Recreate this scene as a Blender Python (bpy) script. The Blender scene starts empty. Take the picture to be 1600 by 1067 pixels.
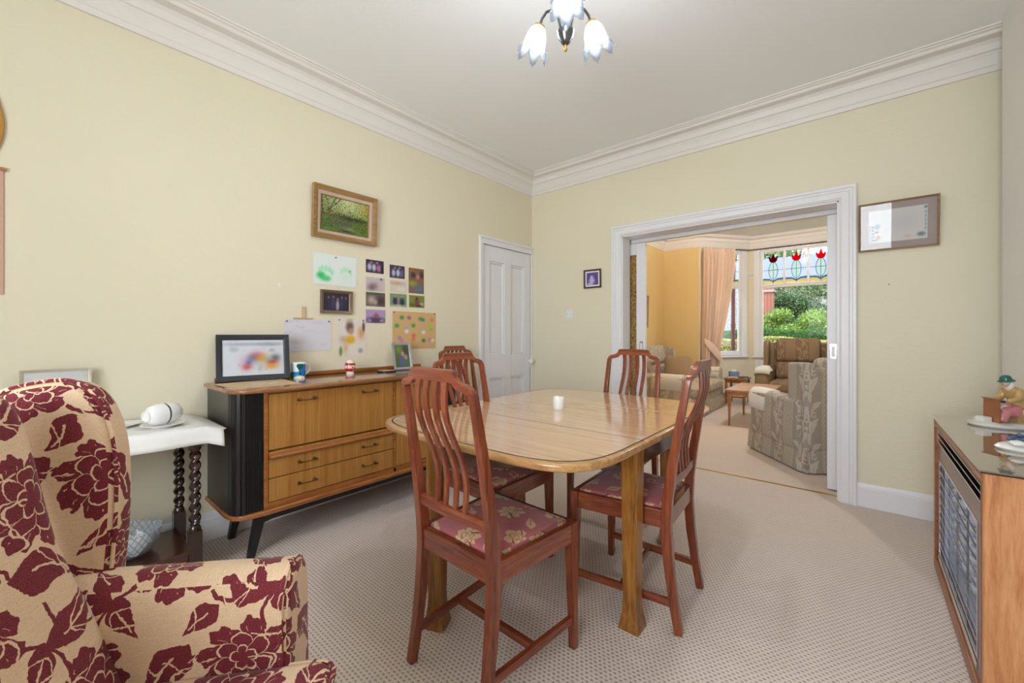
import bpy, bmesh, math, random
import numpy as np
from math import sin, cos, pi, radians, sqrt, atan2
from mathutils import Vector, Matrix

random.seed(7)
rng = np.random.default_rng(11)
SC = bpy.context.scene
COL = SC.collection

# ------------------------------------------------------------------ camera
cd = bpy.data.cameras.new('camera')
cam = bpy.data.objects.new('camera', cd)
COL.objects.link(cam)
cd.sensor_fit = 'HORIZONTAL'
cd.sensor_width = 36.0
cd.lens = 14.4
cd.shift_y = -13.5 / 1600.0
cd.clip_start = 0.02
cd.clip_end = 300
cam.location = (0, 0, 1.15)
cam.rotation_euler = (radians(90), 0, radians(40.416))
SC.camera = cam

# ------------------------------------------------------------------ sky, daylight, exposure
W = bpy.data.worlds.new('sky')
SC.world = W
W.use_nodes = True
_nt = W.node_tree
_nt.nodes.clear()
_o = _nt.nodes.new('ShaderNodeOutputWorld')
_b = _nt.nodes.new('ShaderNodeBackground')
_r = _nt.nodes.new('ShaderNodeValToRGB')
_s = _nt.nodes.new('ShaderNodeSeparateXYZ')
_t = _nt.nodes.new('ShaderNodeTexCoord')
_nt.links.new(_t.outputs['Generated'], _s.inputs[0])
_nt.links.new(_s.outputs['Z'], _r.inputs[0])
_r.color_ramp.elements[0].position = 0.0
_r.color_ramp.elements[0].color = (0.86, 0.92, 1.0, 1)
_r.color_ramp.elements[1].position = 0.8
_r.color_ramp.elements[1].color = (0.62, 0.78, 1.0, 1)
_nt.links.new(_r.outputs[0], _b.inputs[0])
_b.inputs[1].default_value = 3.0
_nt.links.new(_b.outputs[0], _o.inputs[0])

sd = bpy.data.lights.new('sun', 'SUN')
sd.energy = 2.5
sd.angle = radians(6)
sd.color = (1.0, 0.95, 0.86)
sun = bpy.data.objects.new('sun', sd)
COL.objects.link(sun)
sun.rotation_euler = (radians(24), radians(-6), 0)


def area(name, loc, rot, sx, sy, power, color=(1, 1, 1)):
    l = bpy.data.lights.new(name, 'AREA')
    l.shape = 'RECTANGLE'
    l.size = sx
    l.size_y = sy
    l.energy = power
    l.color = color
    o = bpy.data.objects.new(name, l)
    COL.objects.link(o)
    o.location = loc
    o.rotation_euler = rot
    return o


# daylight entering by the dining room's own window, behind the camera
area('rear_window_daylight', (-0.15, -2.00, 1.45), (radians(114), 0, radians(36)), 1.9, 1.8, 124.0, (0.89, 0.955, 1.0))

SC.view_settings.view_transform = 'Standard'
SC.view_settings.look = 'None'
SC.view_settings.gamma = 1.0
SC.view_settings.use_curve_mapping = False
SC.view_settings.exposure = 0.29


# ------------------------------------------------------------------ node helpers
def S(r, g, b):
    """sRGB 0-255 to linear."""
    f = lambda c: ((c / 255) / 12.92 if c / 255 <= 0.04045 else ((c / 255 + 0.055) / 1.055) ** 2.4)
    return (f(r), f(g), f(b), 1.0)


class V:
    def __init__(s, g, k):
        s.g = g
        s.k = k

    def __add__(s, o): return s.g.m('ADD', s, o)
    def __radd__(s, o): return s.g.m('ADD', s, o)
    def __sub__(s, o): return s.g.m('SUBTRACT', s, o)
    def __rsub__(s, o): return s.g.m('SUBTRACT', o, s)
    def __mul__(s, o): return s.g.m('MULTIPLY', s, o)
    def __rmul__(s, o): return s.g.m('MULTIPLY', s, o)
    def __truediv__(s, o): return s.g.m('DIVIDE', s, o)
    def __rtruediv__(s, o): return s.g.m('DIVIDE', o, s)
    def __pow__(s, o): return s.g.m('POWER', s, o)
    def __lt__(s, o): return s.g.m('LESS_THAN', s, o)
    def __gt__(s, o): return s.g.m('GREATER_THAN', s, o)


class G:
    """A material's node tree with a small arithmetic language."""

    def __init__(s, name):
        s.mat = bpy.data.materials.new(name)
        s.mat.use_nodes = True
        s.nt = s.mat.node_tree
        s.nt.nodes.clear()
        s.out = s.nt.nodes.new('ShaderNodeOutputMaterial')
        s.tc = None

    def new(s, t, **kw):
        n = s.nt.nodes.new(t)
        for k, v in kw.items():
            setattr(n, k, v)
        return n

    def put(s, inp, v):
        if isinstance(v, V):
            s.nt.links.new(v.k, inp)
        elif hasattr(v, 'links'):
            s.nt.links.new(v, inp)
        else:
            inp.default_value = v

    def m(s, op, *a, clamp=False):
        n = s.new('ShaderNodeMath', operation=op, use_clamp=clamp)
        for i, v in enumerate(a):
            s.put(n.inputs[i], v)
        return V(s, n.outputs[0])

    def sin(s, a): return s.m('SINE', a)
    def cos(s, a): return s.m('COSINE', a)
    def abs(s, a): return s.m('ABSOLUTE', a)
    def sqrt(s, a): return s.m('SQRT', a)
    def floor(s, a): return s.m('FLOOR', a)
    def frac(s, a): return s.m('FRACT', a)
    def max(s, a, b): return s.m('MAXIMUM', a, b)
    def min(s, a, b): return s.m('MINIMUM', a, b)
    def atan2(s, a, b): return s.m('ARCTAN2', a, b)
    def wrap(s, a, w): return s.m('WRAP', a, w / 2, -w / 2)

    def coord(s, kind='Object'):
        if s.tc is None:
            s.tc = s.new('ShaderNodeTexCoord')
        return s.tc.outputs[kind]

    def xyz(s, kind='Object'):
        n = s.new('ShaderNodeSeparateXYZ')
        s.nt.links.new(s.coord(kind), n.inputs[0])
        return [V(s, n.outputs[i]) for i in range(3)]

    def mapped(s, scale=(1, 1, 1), kind='Object', loc=(0, 0, 0)):
        n = s.new('ShaderNodeMapping')
        n.inputs['Scale'].default_value = scale
        n.inputs['Location'].default_value = loc
        s.nt.links.new(s.coord(kind), n.inputs[0])
        return n.outputs[0]

    def noise(s, scale, detail=3, rough=0.55, vec=None, dist=0.0):
        n = s.new('ShaderNodeTexNoise')
        n.inputs['Scale'].default_value = scale
        n.inputs['Detail'].default_value = detail
        n.inputs['Roughness'].default_value = rough
        n.inputs['Distortion'].default_value = dist
        s.nt.links.new(vec if vec is not None else s.coord(), n.inputs['Vector'])
        return V(s, n.outputs[0])

    def ramp(s, fac, stops):
        n = s.new('ShaderNodeValToRGB')
        e = n.color_ramp.elements
        while len(e) < len(stops):
            e.new(0.5)
        for el, (p, c) in zip(e, stops):
            el.position = p
            el.color = c
        s.put(n.inputs[0], fac)
        return n.outputs[0]

    def mix(s, fac, a, b, blend='MIX'):
        n = s.new('ShaderNodeMix', data_type='RGBA', blend_type=blend)
        s.put(n.inputs[0], fac)
        s.put(n.inputs[6], a)
        s.put(n.inputs[7], b)
        return n.outputs[2]

    def bump(s, h, strength=0.3, dist=0.002):
        n = s.new('ShaderNodeBump')
        n.inputs['Strength'].default_value = strength
        n.inputs['Distance'].default_value = dist
        s.put(n.inputs['Height'], h)
        return n.outputs[0]

    def bsdf(s, color, rough=0.5, metal=0.0, normal=None, **kw):
        n = s.new('ShaderNodeBsdfPrincipled')
        s.put(n.inputs['Base Color'], color)
        s.put(n.inputs['Roughness'], rough)
        n.inputs['Metallic'].default_value = metal
        if normal is not None:
            s.nt.links.new(normal, n.inputs['Normal'])
        for k, v in kw.items():
            s.put(n.inputs[k.replace('_', ' ')], v)
        s.nt.links.new(n.outputs[0], s.out.inputs[0])
        return n


def plain(name, col, rough=0.5, metal=0.0, var=0.06, scale=40, bump=0.0, **kw):
    g = G(name)
    f = g.noise(scale)
    c2 = tuple(max(0, min(1, c * (1 - var))) for c in col[:3]) + (1,)
    c1 = tuple(max(0, min(1, c * (1 + var))) for c in col[:3]) + (1,)
    c = g.mix(f, c2, c1)
    nrm = g.bump(g.noise(scale * 4), bump, 0.001) if bump else None
    g.bsdf(c, rough, metal, nrm, **kw)
    return g.mat


def wood(name, dark, mid, light, axis='Z', freq=30, rough=0.3, stretch=14, dist=0.6, fine=0.35, coat=0.0, bump=0.05):
    """Grain that runs along one object axis."""
    g = G(name)
    sc = {'X': (1.0 / stretch, 1, 1), 'Y': (1, 1.0 / stretch, 1), 'Z': (1, 1, 1.0 / stretch)}[axis]
    v = g.mapped(sc)
    n1 = g.noise(freq, 4, 0.6, v, dist)
    n2 = g.noise(freq * 6, 3, 0.6, v, 0.1)
    f = n1 * (1 - fine) + n2 * fine
    c = g.ramp(f, [(0.33, dark), (0.5, mid), (0.68, light)])
    n3 = g.noise(2.2, 2)
    c = g.mix(n3 * 0.35, c, dark)
    g.bsdf(c, rough, 0.0, g.bump(n2, bump, 0.0006), Coat_Weight=coat, Coat_Roughness=0.12)
    return g.mat


# ------------------------------------------------------------------ mesh helpers
class MB:
    def __init__(s):
        s.v = []
        s.f = []
        s.weld = False
        s.M = Matrix.Identity(4)

    def add(s, vs, fs):
        b = len(s.v)
        s.v += [tuple(s.M @ Vector(p)) for p in vs]
        s.f += [tuple(b + i for i in f) for f in fs]
        return s

    def box(s, x0, x1, y0, y1, z0, z1):
        p = [(x0, y0, z0), (x1, y0, z0), (x1, y1, z0), (x0, y1, z0), (x0, y0, z1), (x1, y0, z1), (x1, y1, z1), (x0, y1, z1)]
        return s.add(p, [(0, 3, 2, 1), (4, 5, 6, 7), (0, 1, 5, 4), (1, 2, 6, 5), (2, 3, 7, 6), (3, 0, 4, 7)])

    def prism(s, pts, h0, h1, plane='xy'):
        """Closed outline extruded; plane xy (along z), xz (along y) or yz (along x)."""
        n = len(pts)
        f = {'xy': lambda a, b, h: (a, b, h), 'xz': lambda a, b, h: (a, h, b), 'yz': lambda a, b, h: (h, a, b)}[plane]
        vs = [f(a, b, h0) for a, b in pts] + [f(a, b, h1) for a, b in pts]
        fs = [tuple(range(n))[::-1], tuple(range(n, 2 * n))] + [(i, (i + 1) % n, n + (i + 1) % n, n + i) for i in range(n)]
        return s.add(vs, fs)

    def slab(s, pts, h0, h1, r, plane='xy', seg=4):
        """Outline extruded with its two rims rounded by r."""
        n = len(pts)
        area2 = sum(pts[i][0] * pts[(i + 1) % n][1] - pts[(i + 1) % n][0] * pts[i][1] for i in range(n))
        if area2 < 0:
            pts = pts[::-1]
        nr = []
        for i in range(n):
            a, b, c = Vector(pts[i - 1]), Vector(pts[i]), Vector(pts[(i + 1) % n])
            d1 = (b - a).normalized()
            d2 = (c - b).normalized()
            q = Vector((-(d1.y + d2.y), d1.x + d2.x))
            q = q.normalized() if q.length > 1e-6 else Vector((-d1.y, d1.x))
            k = max(0.5, q.dot(Vector((-d1.y, d1.x))))
            nr.append(q / k)
        f = {'xy': lambda a, b, h: (a, b, h), 'xz': lambda a, b, h: (a, h, b), 'yz': lambda a, b, h: (h, a, b)}[plane]
        lay = []
        for k in range(seg + 1):
            t = pi / 2 * k / seg
            lay.append((r * (1 - sin(t)), h0 + r * (1 - cos(t))))
        for k in range(seg, -1, -1):
            t = pi / 2 * k / seg
            lay.append((r * (1 - sin(t)), h1 - r * (1 - cos(t))))
        vs = []
        for ins, h in lay:
            vs += [f(pts[i][0] + nr[i].x * ins, pts[i][1] + nr[i].y * ins, h) for i in range(n)]
        fs = []
        for k in range(len(lay) - 1):
            for i in range(n):
                j = (i + 1) % n
                fs.append((k * n + i, k * n + j, (k + 1) * n + j, (k + 1) * n + i))
        fs.append(tuple(range(n))[::-1])
        e = (len(lay) - 1) * n
        fs.append(tuple(range(e, e + n)))
        return s.add(vs, fs)

    def rbox(s, x0, x1, y0, y1, z0, z1, r, n=6, puff=(0, 0, 0)):
        """Box with round edges, optionally puffed out on each axis."""
        s.weld = True
        c = Vector(((x0 + x1) / 2, (y0 + y1) / 2, (z0 + z1) / 2))
        h = Vector(((x1 - x0) / 2, (y1 - y0) / 2, (z1 - z0) / 2))
        r = min(r, h.x, h.y, h.z)
        vs, fs = [], []
        ax = [(0, 1, 2), (1, 2, 0), (2, 0, 1)]

        def ticks(hh):
            k = [-hh + r * (1 - cos(pi / 2 * i / 3)) for i in range(4)]
            m = [-hh + r + (2 * hh - 2 * r) * i / n for i in range(1, n)]
            t = k + m + [-q for q in k[::-1]]
            return t
        for (a, b, cc) in ax:
            ta, tb = ticks(h[a]), ticks(h[b])
            for sg in (-1, 1):
                base = len(vs)
                for ia in ta:
                    for ib in tb:
                        p = Vector((0, 0, 0))
                        p[a] = ia
                        p[b] = ib
                        p[cc] = sg * h[cc]
                        q = Vector([max(-h[i] + r, min(h[i] - r, p[i])) for i in range(3)])
                        d = p - q
                        if d.length > 1e-9:
                            p = q + d.normalized() * r
                        for i in range(3):
                            if puff[i]:
                                j, k2 = (i + 1) % 3, (i + 2) % 3
                                w = max(0, 1 - (p[j] / h[j]) ** 2) * max(0, 1 - (p[k2] / h[k2]) ** 2)
                                p[i] += puff[i] * w * (p[i] / h[i])
                        vs.append(tuple(c + p))
                m_ = len(tb)
                for i in range(len(ta) - 1):
                    for j in range(m_ - 1):
                        q = (base + i * m_ + j, base + (i + 1) * m_ + j, base + (i + 1) * m_ + j + 1, base + i * m_ + j + 1)
                        fs.append(q if sg > 0 else q[::-1])
        return s.add(vs, fs)

    def tube(s, path, r, n=8, caps=True, closed=False, ry=None, up=(0, 0, 1)):
        """Round (or elliptic) bar along a path; r may be a list."""
        P = [Vector(p) for p in path]
        k = len(P)
        R = r if isinstance(r, (list, tuple)) else [r] * k
        vs, fs = [], []
        U = Vector(up)
        for i in range(k):
            if closed:
                t = P[(i + 1) % k] - P[i - 1]
            else:
                t = P[min(i + 1, k - 1)] - P[max(i - 1, 0)]
            t = t.normalized()
            a = t.cross(U)
            if a.length < 1e-4:
                a = t.cross(Vector((1, 0, 0)))
            a.normalize()
            b = a.cross(t).normalized()
            U = b
            for j in range(n):
                th = 2 * pi * j / n
                vs.append(tuple(P[i] + a * cos(th) * R[i] + b * sin(th) * (R[i] if ry is None else ry)))
        m = k if closed else k - 1
        for i in range(m):
            for j in range(n):
                a, b = i * n + j, i * n + (j + 1) % n
                c, d = ((i + 1) % k) * n + (j + 1) % n, ((i + 1) % k) * n + j
                fs.append((a, b, c, d))
        if caps and not closed:
            fs.append(tuple(range(n))[::-1])
            fs.append(tuple(range((k - 1) * n, k * n)))
        return s.add(vs, fs)

    def bar(s, path, sec, up=(0, 0, 1)):
        """Rectangular bar along a path; sec = list of (w, h) per point or one pair. w across, h along up."""
        P = [Vector(p) for p in path]
        k = len(P)
        Q = sec if isinstance(sec, list) else [sec] * k
        vs, fs = [], []
        U0 = Vector(up)
        for i in range(k):
            t = (P[min(i + 1, k - 1)] - P[max(i - 1, 0)]).normalized()
            a = t.cross(U0).normalized()
            b = a.cross(t).normalized()
            w, h = Q[i][0] / 2, Q[i][1] / 2
            vs += [tuple(P[i] + a * x * w + b * y * h) for x, y in ((-1, -1), (1, -1), (1, 1), (-1, 1))]
        for i in range(k - 1):
            for j in range(4):
                fs.append((i * 4 + j, i * 4 + (j + 1) % 4, i * 4 + 4 + (j + 1) % 4, i * 4 + 4 + j))
        fs.append((3, 2, 1, 0))
        fs.append(tuple((k - 1) * 4 + j for j in range(4)))
        return s.add(vs, fs)

    def lathe(s, prof, n=24, c=(0, 0, 0), closed=False):
        """Profile (r, z) turned about z."""
        vs, fs = [], []
        k = len(prof)
        for r, z in prof:
            for j in range(n):
                a = 2 * pi * j / n
                vs.append((c[0] + r * cos(a), c[1] + r * sin(a), c[2] + z))
        for i in range(k - 1):
            for j in range(n):
                fs.append((i * n + j, i * n + (j + 1) % n, (i + 1) * n + (j + 1) % n, (i + 1) * n + j))
        if not closed:
            if prof[0][0] > 1e-6:
                fs.append(tuple(range(n))[::-1])
            if prof[-1][0] > 1e-6:
                fs.append(tuple(range((k - 1) * n, k * n)))
        return s.add(vs, fs)

    def sweep(s, prof, path, closed=False, caps=True):
        """Profile points (out, z) carried along a level path with mitred corners; out is to the left of travel."""
        P = [Vector((p[0], p[1])) for p in path]
        k, n = len(P), len(prof)
        vs, fs = [], []
        for i in range(k):
            d1 = (P[i] - P[i - 1]).normalized() if (i > 0 or closed) else (P[1] - P[0]).normalized()
            d2 = (P[(i + 1) % k] - P[i]).normalized() if (i < k - 1 or closed) else d1
            n1, n2 = Vector((-d1.y, d1.x)), Vector((-d2.y, d2.x))
            q = (n1 + n2).normalized()
            q = q / max(0.2, q.dot(n1))
            for o, z in prof:
                vs.append((P[i].x + q.x * o, P[i].y + q.y * o, z))
        for i in range(k if closed else k - 1):
            for j in range(n - 1):
                i2 = (i + 1) % k
                fs.append((i * n + j, i2 * n + j, i2 * n + j + 1, i * n + j + 1))
        if caps and not closed:
            fs.append(tuple(range(n))[::-1])
            fs.append(tuple(range((k - 1) * n, k * n)))
        return s.add(vs, fs)

    def build(s, name, mat, parent=None, bevel=0.0, seg=2, smooth=True, uv=False, loc=None, angle=38):
        me = bpy.data.meshes.new(name)
        me.from_pydata(s.v, [], s.f)
        bm = bmesh.new()
        bm.from_mesh(me)
        if s.weld:
            bmesh.ops.remove_doubles(bm, verts=bm.verts, dist=1e-5)
        bmesh.ops.recalc_face_normals(bm, faces=bm.faces)
        if bevel > 0:
            ed = [e for e in bm.edges if len(e.link_faces) == 2 and e.calc_face_angle(0) > radians(25)]
            bmesh.ops.bevel(bm, geom=ed, offset=bevel, segments=seg, profile=0.5, affect='EDGES', clamp_overlap=True)
        if uv:
            ul = bm.loops.layers.uv.new('UVMap')
            for f in bm.faces:
                a = [abs(c) for c in f.normal]
                k = a.index(max(a))
                for l in f.loops:
                    p = l.vert.co
                    l[ul].uv = ((p.y, p.z), (p.x, p.z), (p.x, p.y))[k]
        bm.to_mesh(me)
        bm.free()
        if smooth:
            me.shade_smooth()
            me.set_sharp_from_angle(angle=radians(angle))
        if mat is not None:
            me.materials.append(mat)
        o = bpy.data.objects.new(name, me)
        COL.objects.link(o)
        if parent is not None:
            o.parent = parent
        if bevel > 0 and smooth:
            wn = o.modifiers.new('normals', 'WEIGHTED_NORMAL')
            wn.keep_sharp = True
        if loc is not None:
            o.location = loc
        return o


def tag(o, label=None, cat=None, group=None, kind=None):
    if label: o['label'] = label
    if cat: o['category'] = cat
    if group: o['group'] = group
    if kind: o['kind'] = kind
    return o


def thing(name, label, cat, loc=(0, 0, 0), rz=0.0, group=None):
    o = bpy.data.objects.new(name, None)
    o.empty_display_size = 0.1
    COL.objects.link(o)
    o.location = loc
    o.rotation_euler = (0, 0, rz)
    return tag(o, label, cat, group)


def structure(o):
    o['kind'] = 'structure'
    return o


def struct_empty(name, M):
    o = bpy.data.objects.new(name, None)
    COL.objects.link(o)
    o.matrix_world = M
    o['kind'] = 'structure'
    return o


def copy_thing(src, loc, rz, label):
    c = src.copy()
    COL.objects.link(c)
    c.location = loc
    c.rotation_euler = (0, 0, rz)
    c['label'] = label
    for p in list(src.children):
        q = p.copy()
        COL.objects.link(q)
        q.parent = c
        for r in list(p.children):
            t = r.copy()
            COL.objects.link(t)
            t.parent = q
    return c


def print_panel(name, w, h, fn, mat, parent=None, nx=48, ny=32, thick=0.0008):
    """A flat print in the local xz plane facing -y; colours from fn(u, v) go into a colour attribute."""
    u, v = np.meshgrid(np.linspace(0, 1, nx), np.linspace(0, 1, ny))
    co = np.stack([(u - 0.5) * w, np.zeros_like(u), (v - 0.5) * h], -1).reshape(-1, 3)
    idx = np.arange(nx * ny).reshape(ny, nx)
    q = np.stack([idx[:-1, :-1], idx[:-1, 1:], idx[1:, 1:], idx[1:, :-1]], -1).reshape(-1, 4)
    me = bpy.data.meshes.new(name)
    me.from_pydata(co.tolist(), [], q.tolist())
    col = np.clip(fn(u, v), 0, 1).reshape(-1, 3)
    lin = np.where(col <= 0.04045, col / 12.92, ((col + 0.055) / 1.055) ** 2.4)
    at = me.color_attributes.new('Col', 'FLOAT_COLOR', 'POINT')
    at.data.foreach_set('color', np.concatenate([lin, np.ones((len(lin), 1))], 1).astype(np.float32).ravel())
    # a thin solid edge so the sheet has a back
    bm = bmesh.new()
    bm.from_mesh(me)
    cl = bm.verts.layers.float_color['Col']
    B = [bm.verts.new((x * w / 2, thick, z * h / 2)) for x, z in ((-1, -1), (1, -1), (1, 1), (-1, 1))]
    for b in B:
        b[cl] = (0.8, 0.8, 0.8, 1)
    bm.faces.new(B[::-1])
    bm.to_mesh(me)
    bm.free()
    me.materials.append(mat)
    o = bpy.data.objects.new(name, me)
    COL.objects.link(o)
    if parent is not None:
        o.parent = parent
    return o


def attr_mat(name, rough=0.6, translucent=0.0, vary=0.0):
    g = G(name)
    a = g.new('ShaderNodeAttribute', attribute_name='Col')
    c = a.outputs['Color']
    if vary:
        c = g.mix(g.noise(3) * vary, c, (0.02, 0.03, 0.01, 1))
    n = g.bsdf(c, rough)
    if translucent:
        t = g.new('ShaderNodeBsdfTranslucent')
        g.nt.links.new(c, t.inputs[0])
        mx = g.new('ShaderNodeMixShader')
        mx.inputs[0].default_value = translucent
        g.nt.links.new(n.outputs[0], mx.inputs[1])
        g.nt.links.new(t.outputs[0], mx.inputs[2])
        g.nt.links.new(mx.outputs[0], g.out.inputs[0])
    return g.mat


# ------------------------------------------------------------------ print pictures: small numpy painters
def C3(*c):
    return np.array(c, float) / 255


def blobs(base, items, noise=0.0, seed=0):
    """base colour plus soft ellipses (u, v, ru, rv, colour, strength, hardness)."""
    r = np.random.default_rng(seed)

    def fn(u, v):
        col = np.ones(u.shape + (3,)) * (base(u, v) if callable(base) else C3(*base))
        for (cu, cv, ru, rv, c, k, hd) in items:
            d = ((u - cu) / ru) ** 2 + ((v - cv) / rv) ** 2
            m = (k * np.exp(-np.power(d, hd)))[..., None]
            col = col * (1 - m) + C3(*c) * m
        if noise:
            col = col + r.normal(0, noise, u.shape)[..., None]
        return col
    return fn


def rand_blobs(n, cols, seed, ru=(0.05, 0.2), rv=(0.05, 0.2), k=0.8, vr=(0, 1)):
    r = random.Random(seed)
    return [(r.random(), vr[0] + (vr[1] - vr[0]) * r.random(), r.uniform(*ru), r.uniform(*rv), r.choice(cols), k, 1.5) for _ in range(n)]
# ------------------------------------------------------------------ materials
def wall_mat(name, col, col2, emboss=0.6, scale=55):
    g = G(name)
    n1 = g.noise(scale, 4, 0.6)
    n2 = g.noise(scale * 0.33, 2, 0.5, None, 1.5)
    f = g.noise(1.3, 2)
    g.bsdf(g.mix(f, col, col2), 0.62, 0, g.bump(n1 * 0.6 + n2 * 0.6, emboss, 0.004))
    return g.mat


M = {}
M['wall'] = wall_mat('cream_embossed_wallpaper', S(224, 215, 188), S(229, 220, 196))
M['wall2'] = wall_mat('ochre_wall', S(220, 190, 130), S(225, 196, 138), 0.2)
M['wall_white'] = wall_mat('white_wallpaper', S(232, 229, 224), S(236, 233, 228), 0.3, 40)
M['ceiling'] = wall_mat('ceiling_paint', S(242, 242, 242), S(245, 245, 245), 0.25, 70)
M['white'] = plain('white_gloss_paint', S(232, 230, 232), 0.35, var=0.015)
M['cornice'] = plain('cornice_paint', S(229, 223, 217), 0.5, var=0.015)
M['plastic'] = plain('white_plastic', S(230, 230, 230), 0.3, var=0.01)


def carpet():
    g = G('loop_pile_carpet')
    x, y, z = g.xyz()
    nz = g.noise(160, 2)
    u = x / 0.0185 + nz * 0.35
    v = y / 0.0150 + nz * 0.35
    row = g.floor(v)
    u = u + g.m('MODULO', row, 2.0) * 0.5
    fu = g.frac(u) - 0.5
    fv = g.frac(v) - 0.5
    d = fu * fu / 0.075 + fv * fv / 0.050
    dot = g.m('EXPONENT', d * -1.0)
    big = g.noise(1.1, 3)
    base = g.mix(big, S(226, 211, 200), S(238, 225, 216))
    base = g.mix(nz * 0.5, base, S(214, 199, 189))
    col = g.mix(dot * 0.8, base, S(108, 92, 84))
    h = g.noise(420, 2) * 0.5 + (1.0 - dot) * 0.7
    g.bsdf(col, 0.95, 0, g.bump(h, 0.6, 0.004), Specular_IOR_Level=0.1)
    return g.mat


M['carpet'] = carpet()
M['brass'] = plain('brass', S(190, 155, 80), 0.3, 1.0, var=0.1)
M['antique_brass'] = plain('antique_brass', S(120, 100, 62), 0.35, 1.0, var=0.1)
M['chrome'] = plain('chrome', S(215, 215, 220), 0.12, 1.0, var=0.02)
M['gunmetal'] = plain('gunmetal', S(120, 120, 126), 0.2, 1.0, var=0.1)
M['black'] = plain('black_lacquer', S(26, 25, 26), 0.28, var=0.2)
M['black_satin'] = plain('black_satin', S(20, 20, 22), 0.4, var=0.2)
M['dark_gap'] = plain('dark_recess', S(28, 22, 18), 0.8)

M['mahogany'] = wood('mahogany', S(76, 33, 19), S(132, 62, 36), S(166, 92, 56), 'Z', 26, 0.24, coat=0.4)
M['mahogany_x'] = wood('mahogany_cross', S(76, 33, 19), S(132, 62, 36), S(166, 92, 56), 'X', 26, 0.22, coat=0.4)
M['mahogany_y'] = wood('mahogany_rail', S(76, 33, 19), S(132, 62, 36), S(166, 92, 56), 'Y', 26, 0.24, coat=0.4)
M['oak_leg'] = wood('oak_leg', S(82, 47, 14), S(154, 100, 38), S(188, 134, 64), 'Z', 40, 0.3, coat=0.3)
M['oak_edge'] = wood('oak_edge', S(132, 90, 50), S(182, 136, 84), S(206, 164, 112), 'X', 40, 0.28, coat=0.3)
M['oak_dark'] = wood('oak_apron', S(52, 30, 16), S(84, 52, 28), S(104, 68, 38), 'X', 40, 0.25, coat=0.3)
M['table_top'] = wood('oak_laminate', S(180, 138, 102), S(206, 167, 131), S(220, 187, 153), 'X', 55, 0.10, stretch=26, dist=0.3, coat=0.6, bump=0.01)
M['teak_v'] = wood('ribboned_veneer', S(150, 98, 42), S(178, 124, 60), S(198, 146, 80), 'Z', 34, 0.3, stretch=40, dist=0.1, fine=0.45, coat=0.2)
M['teak'] = wood('teak', S(122, 68, 30), S(164, 102, 50), S(186, 124, 66), 'Y', 26, 0.26, coat=0.3)
M['teak_top'] = wood('teak_top', S(112, 66, 34), S(150, 98, 56), S(172, 122, 76), 'Y', 22, 0.16, coat=0.5)
M['fire_wood'] = wood('fire_surround_wood', S(172, 104, 58), S(204, 140, 90), S(222, 166, 116), 'Z', 36, 0.38, stretch=9, coat=0.1)
M['fire_edge'] = wood('fire_edge_wood', S(116, 64, 36), S(150, 92, 58), S(172, 116, 80), 'Y', 30, 0.35)
M['dark_oak'] = wood('jacobean_oak', S(24, 12, 8), S(46, 24, 14), S(72, 38, 22), 'Z', 30, 0.2, coat=0.5)
M['dark_oak_x'] = wood('jacobean_oak_shelf', S(44, 20, 12), S(74, 36, 22), S(98, 52, 32), 'Y', 24, 0.25, coat=0.4)
M['light_oak'] = wood('light_oak', S(152, 104, 58), S(186, 138, 88), S(204, 160, 112), 'Y', 30, 0.3)
M['light_oak_z'] = wood('light_oak_leg', S(132, 84, 42), S(168, 116, 64), S(188, 140, 86), 'Z', 30, 0.3)
M['frame_gold'] = wood('gilt_wood', S(120, 86, 48), S(160, 122, 74), S(186, 150, 100), 'X', 40, 0.35)
M['frame_oak'] = wood('frame_oak', S(112, 84, 62), S(148, 116, 88), S(172, 140, 108), 'X', 40, 0.4)
M['frame_brown'] = wood('frame_brown', S(52, 26, 18), S(84, 44, 32), S(104, 58, 42), 'X', 40, 0.4)
M['frame_black'] = plain('frame_black', S(34, 38, 46), 0.4, var=0.1)
M['frame_silver'] = plain('frame_silver', S(176, 178, 182), 0.35, 0.6, var=0.05)
M['bronze'] = plain('bronze_frame', S(138, 122, 102), 0.35, 0.7, var=0.08)
M['linen'] = plain('linen_slip', S(196, 172, 152), 0.8, var=0.04)
M['print'] = attr_mat('printed_paper', 0.5)
M['paint'] = attr_mat('painted_canvas', 0.45)
M['kraft'] = plain('kraft_paper', S(206, 178, 142), 0.8, var=0.04)
M['white_cloth'] = plain('white_linen', S(236, 234, 230), 0.85, var=0.02, bump=0.08, scale=120)
M['ceramic'] = plain('white_ceramic', S(240, 239, 238), 0.12, var=0.01, Coat_Weight=0.5)
M['wax'] = plain('candle_wax', S(242, 242, 240), 0.4, var=0.01, Subsurface_Weight=0.2)
M['curtain'] = None


def glass_mat(name, tint=(1, 1, 1, 1), gloss=0.08, rough=0.0):
    """Thin pane: lets light straight through, with a faint mirror."""
    g = G(name)
    t = g.new('ShaderNodeBsdfTransparent')
    t.inputs[0].default_value = tint
    q = g.new('ShaderNodeBsdfGlossy')
    q.inputs['Roughness'].default_value = rough
    fr = g.new('ShaderNodeFresnel')
    fr.inputs[0].default_value = 1.45
    mx = g.new('ShaderNodeMixShader')
    f = V(g, fr.outputs[0]) * gloss * 12.0
    g.put(mx.inputs[0], g.min(f, 0.9))
    g.nt.links.new(t.outputs[0], mx.inputs[1])
    g.nt.links.new(q.outputs[0], mx.inputs[2])
    g.nt.links.new(mx.outputs[0], g.out.inputs[0])
    return g.mat


M['glass'] = glass_mat('clear_glass', gloss=0.03)
M['pic_glass'] = glass_mat('picture_glass', gloss=0.05)


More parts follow.
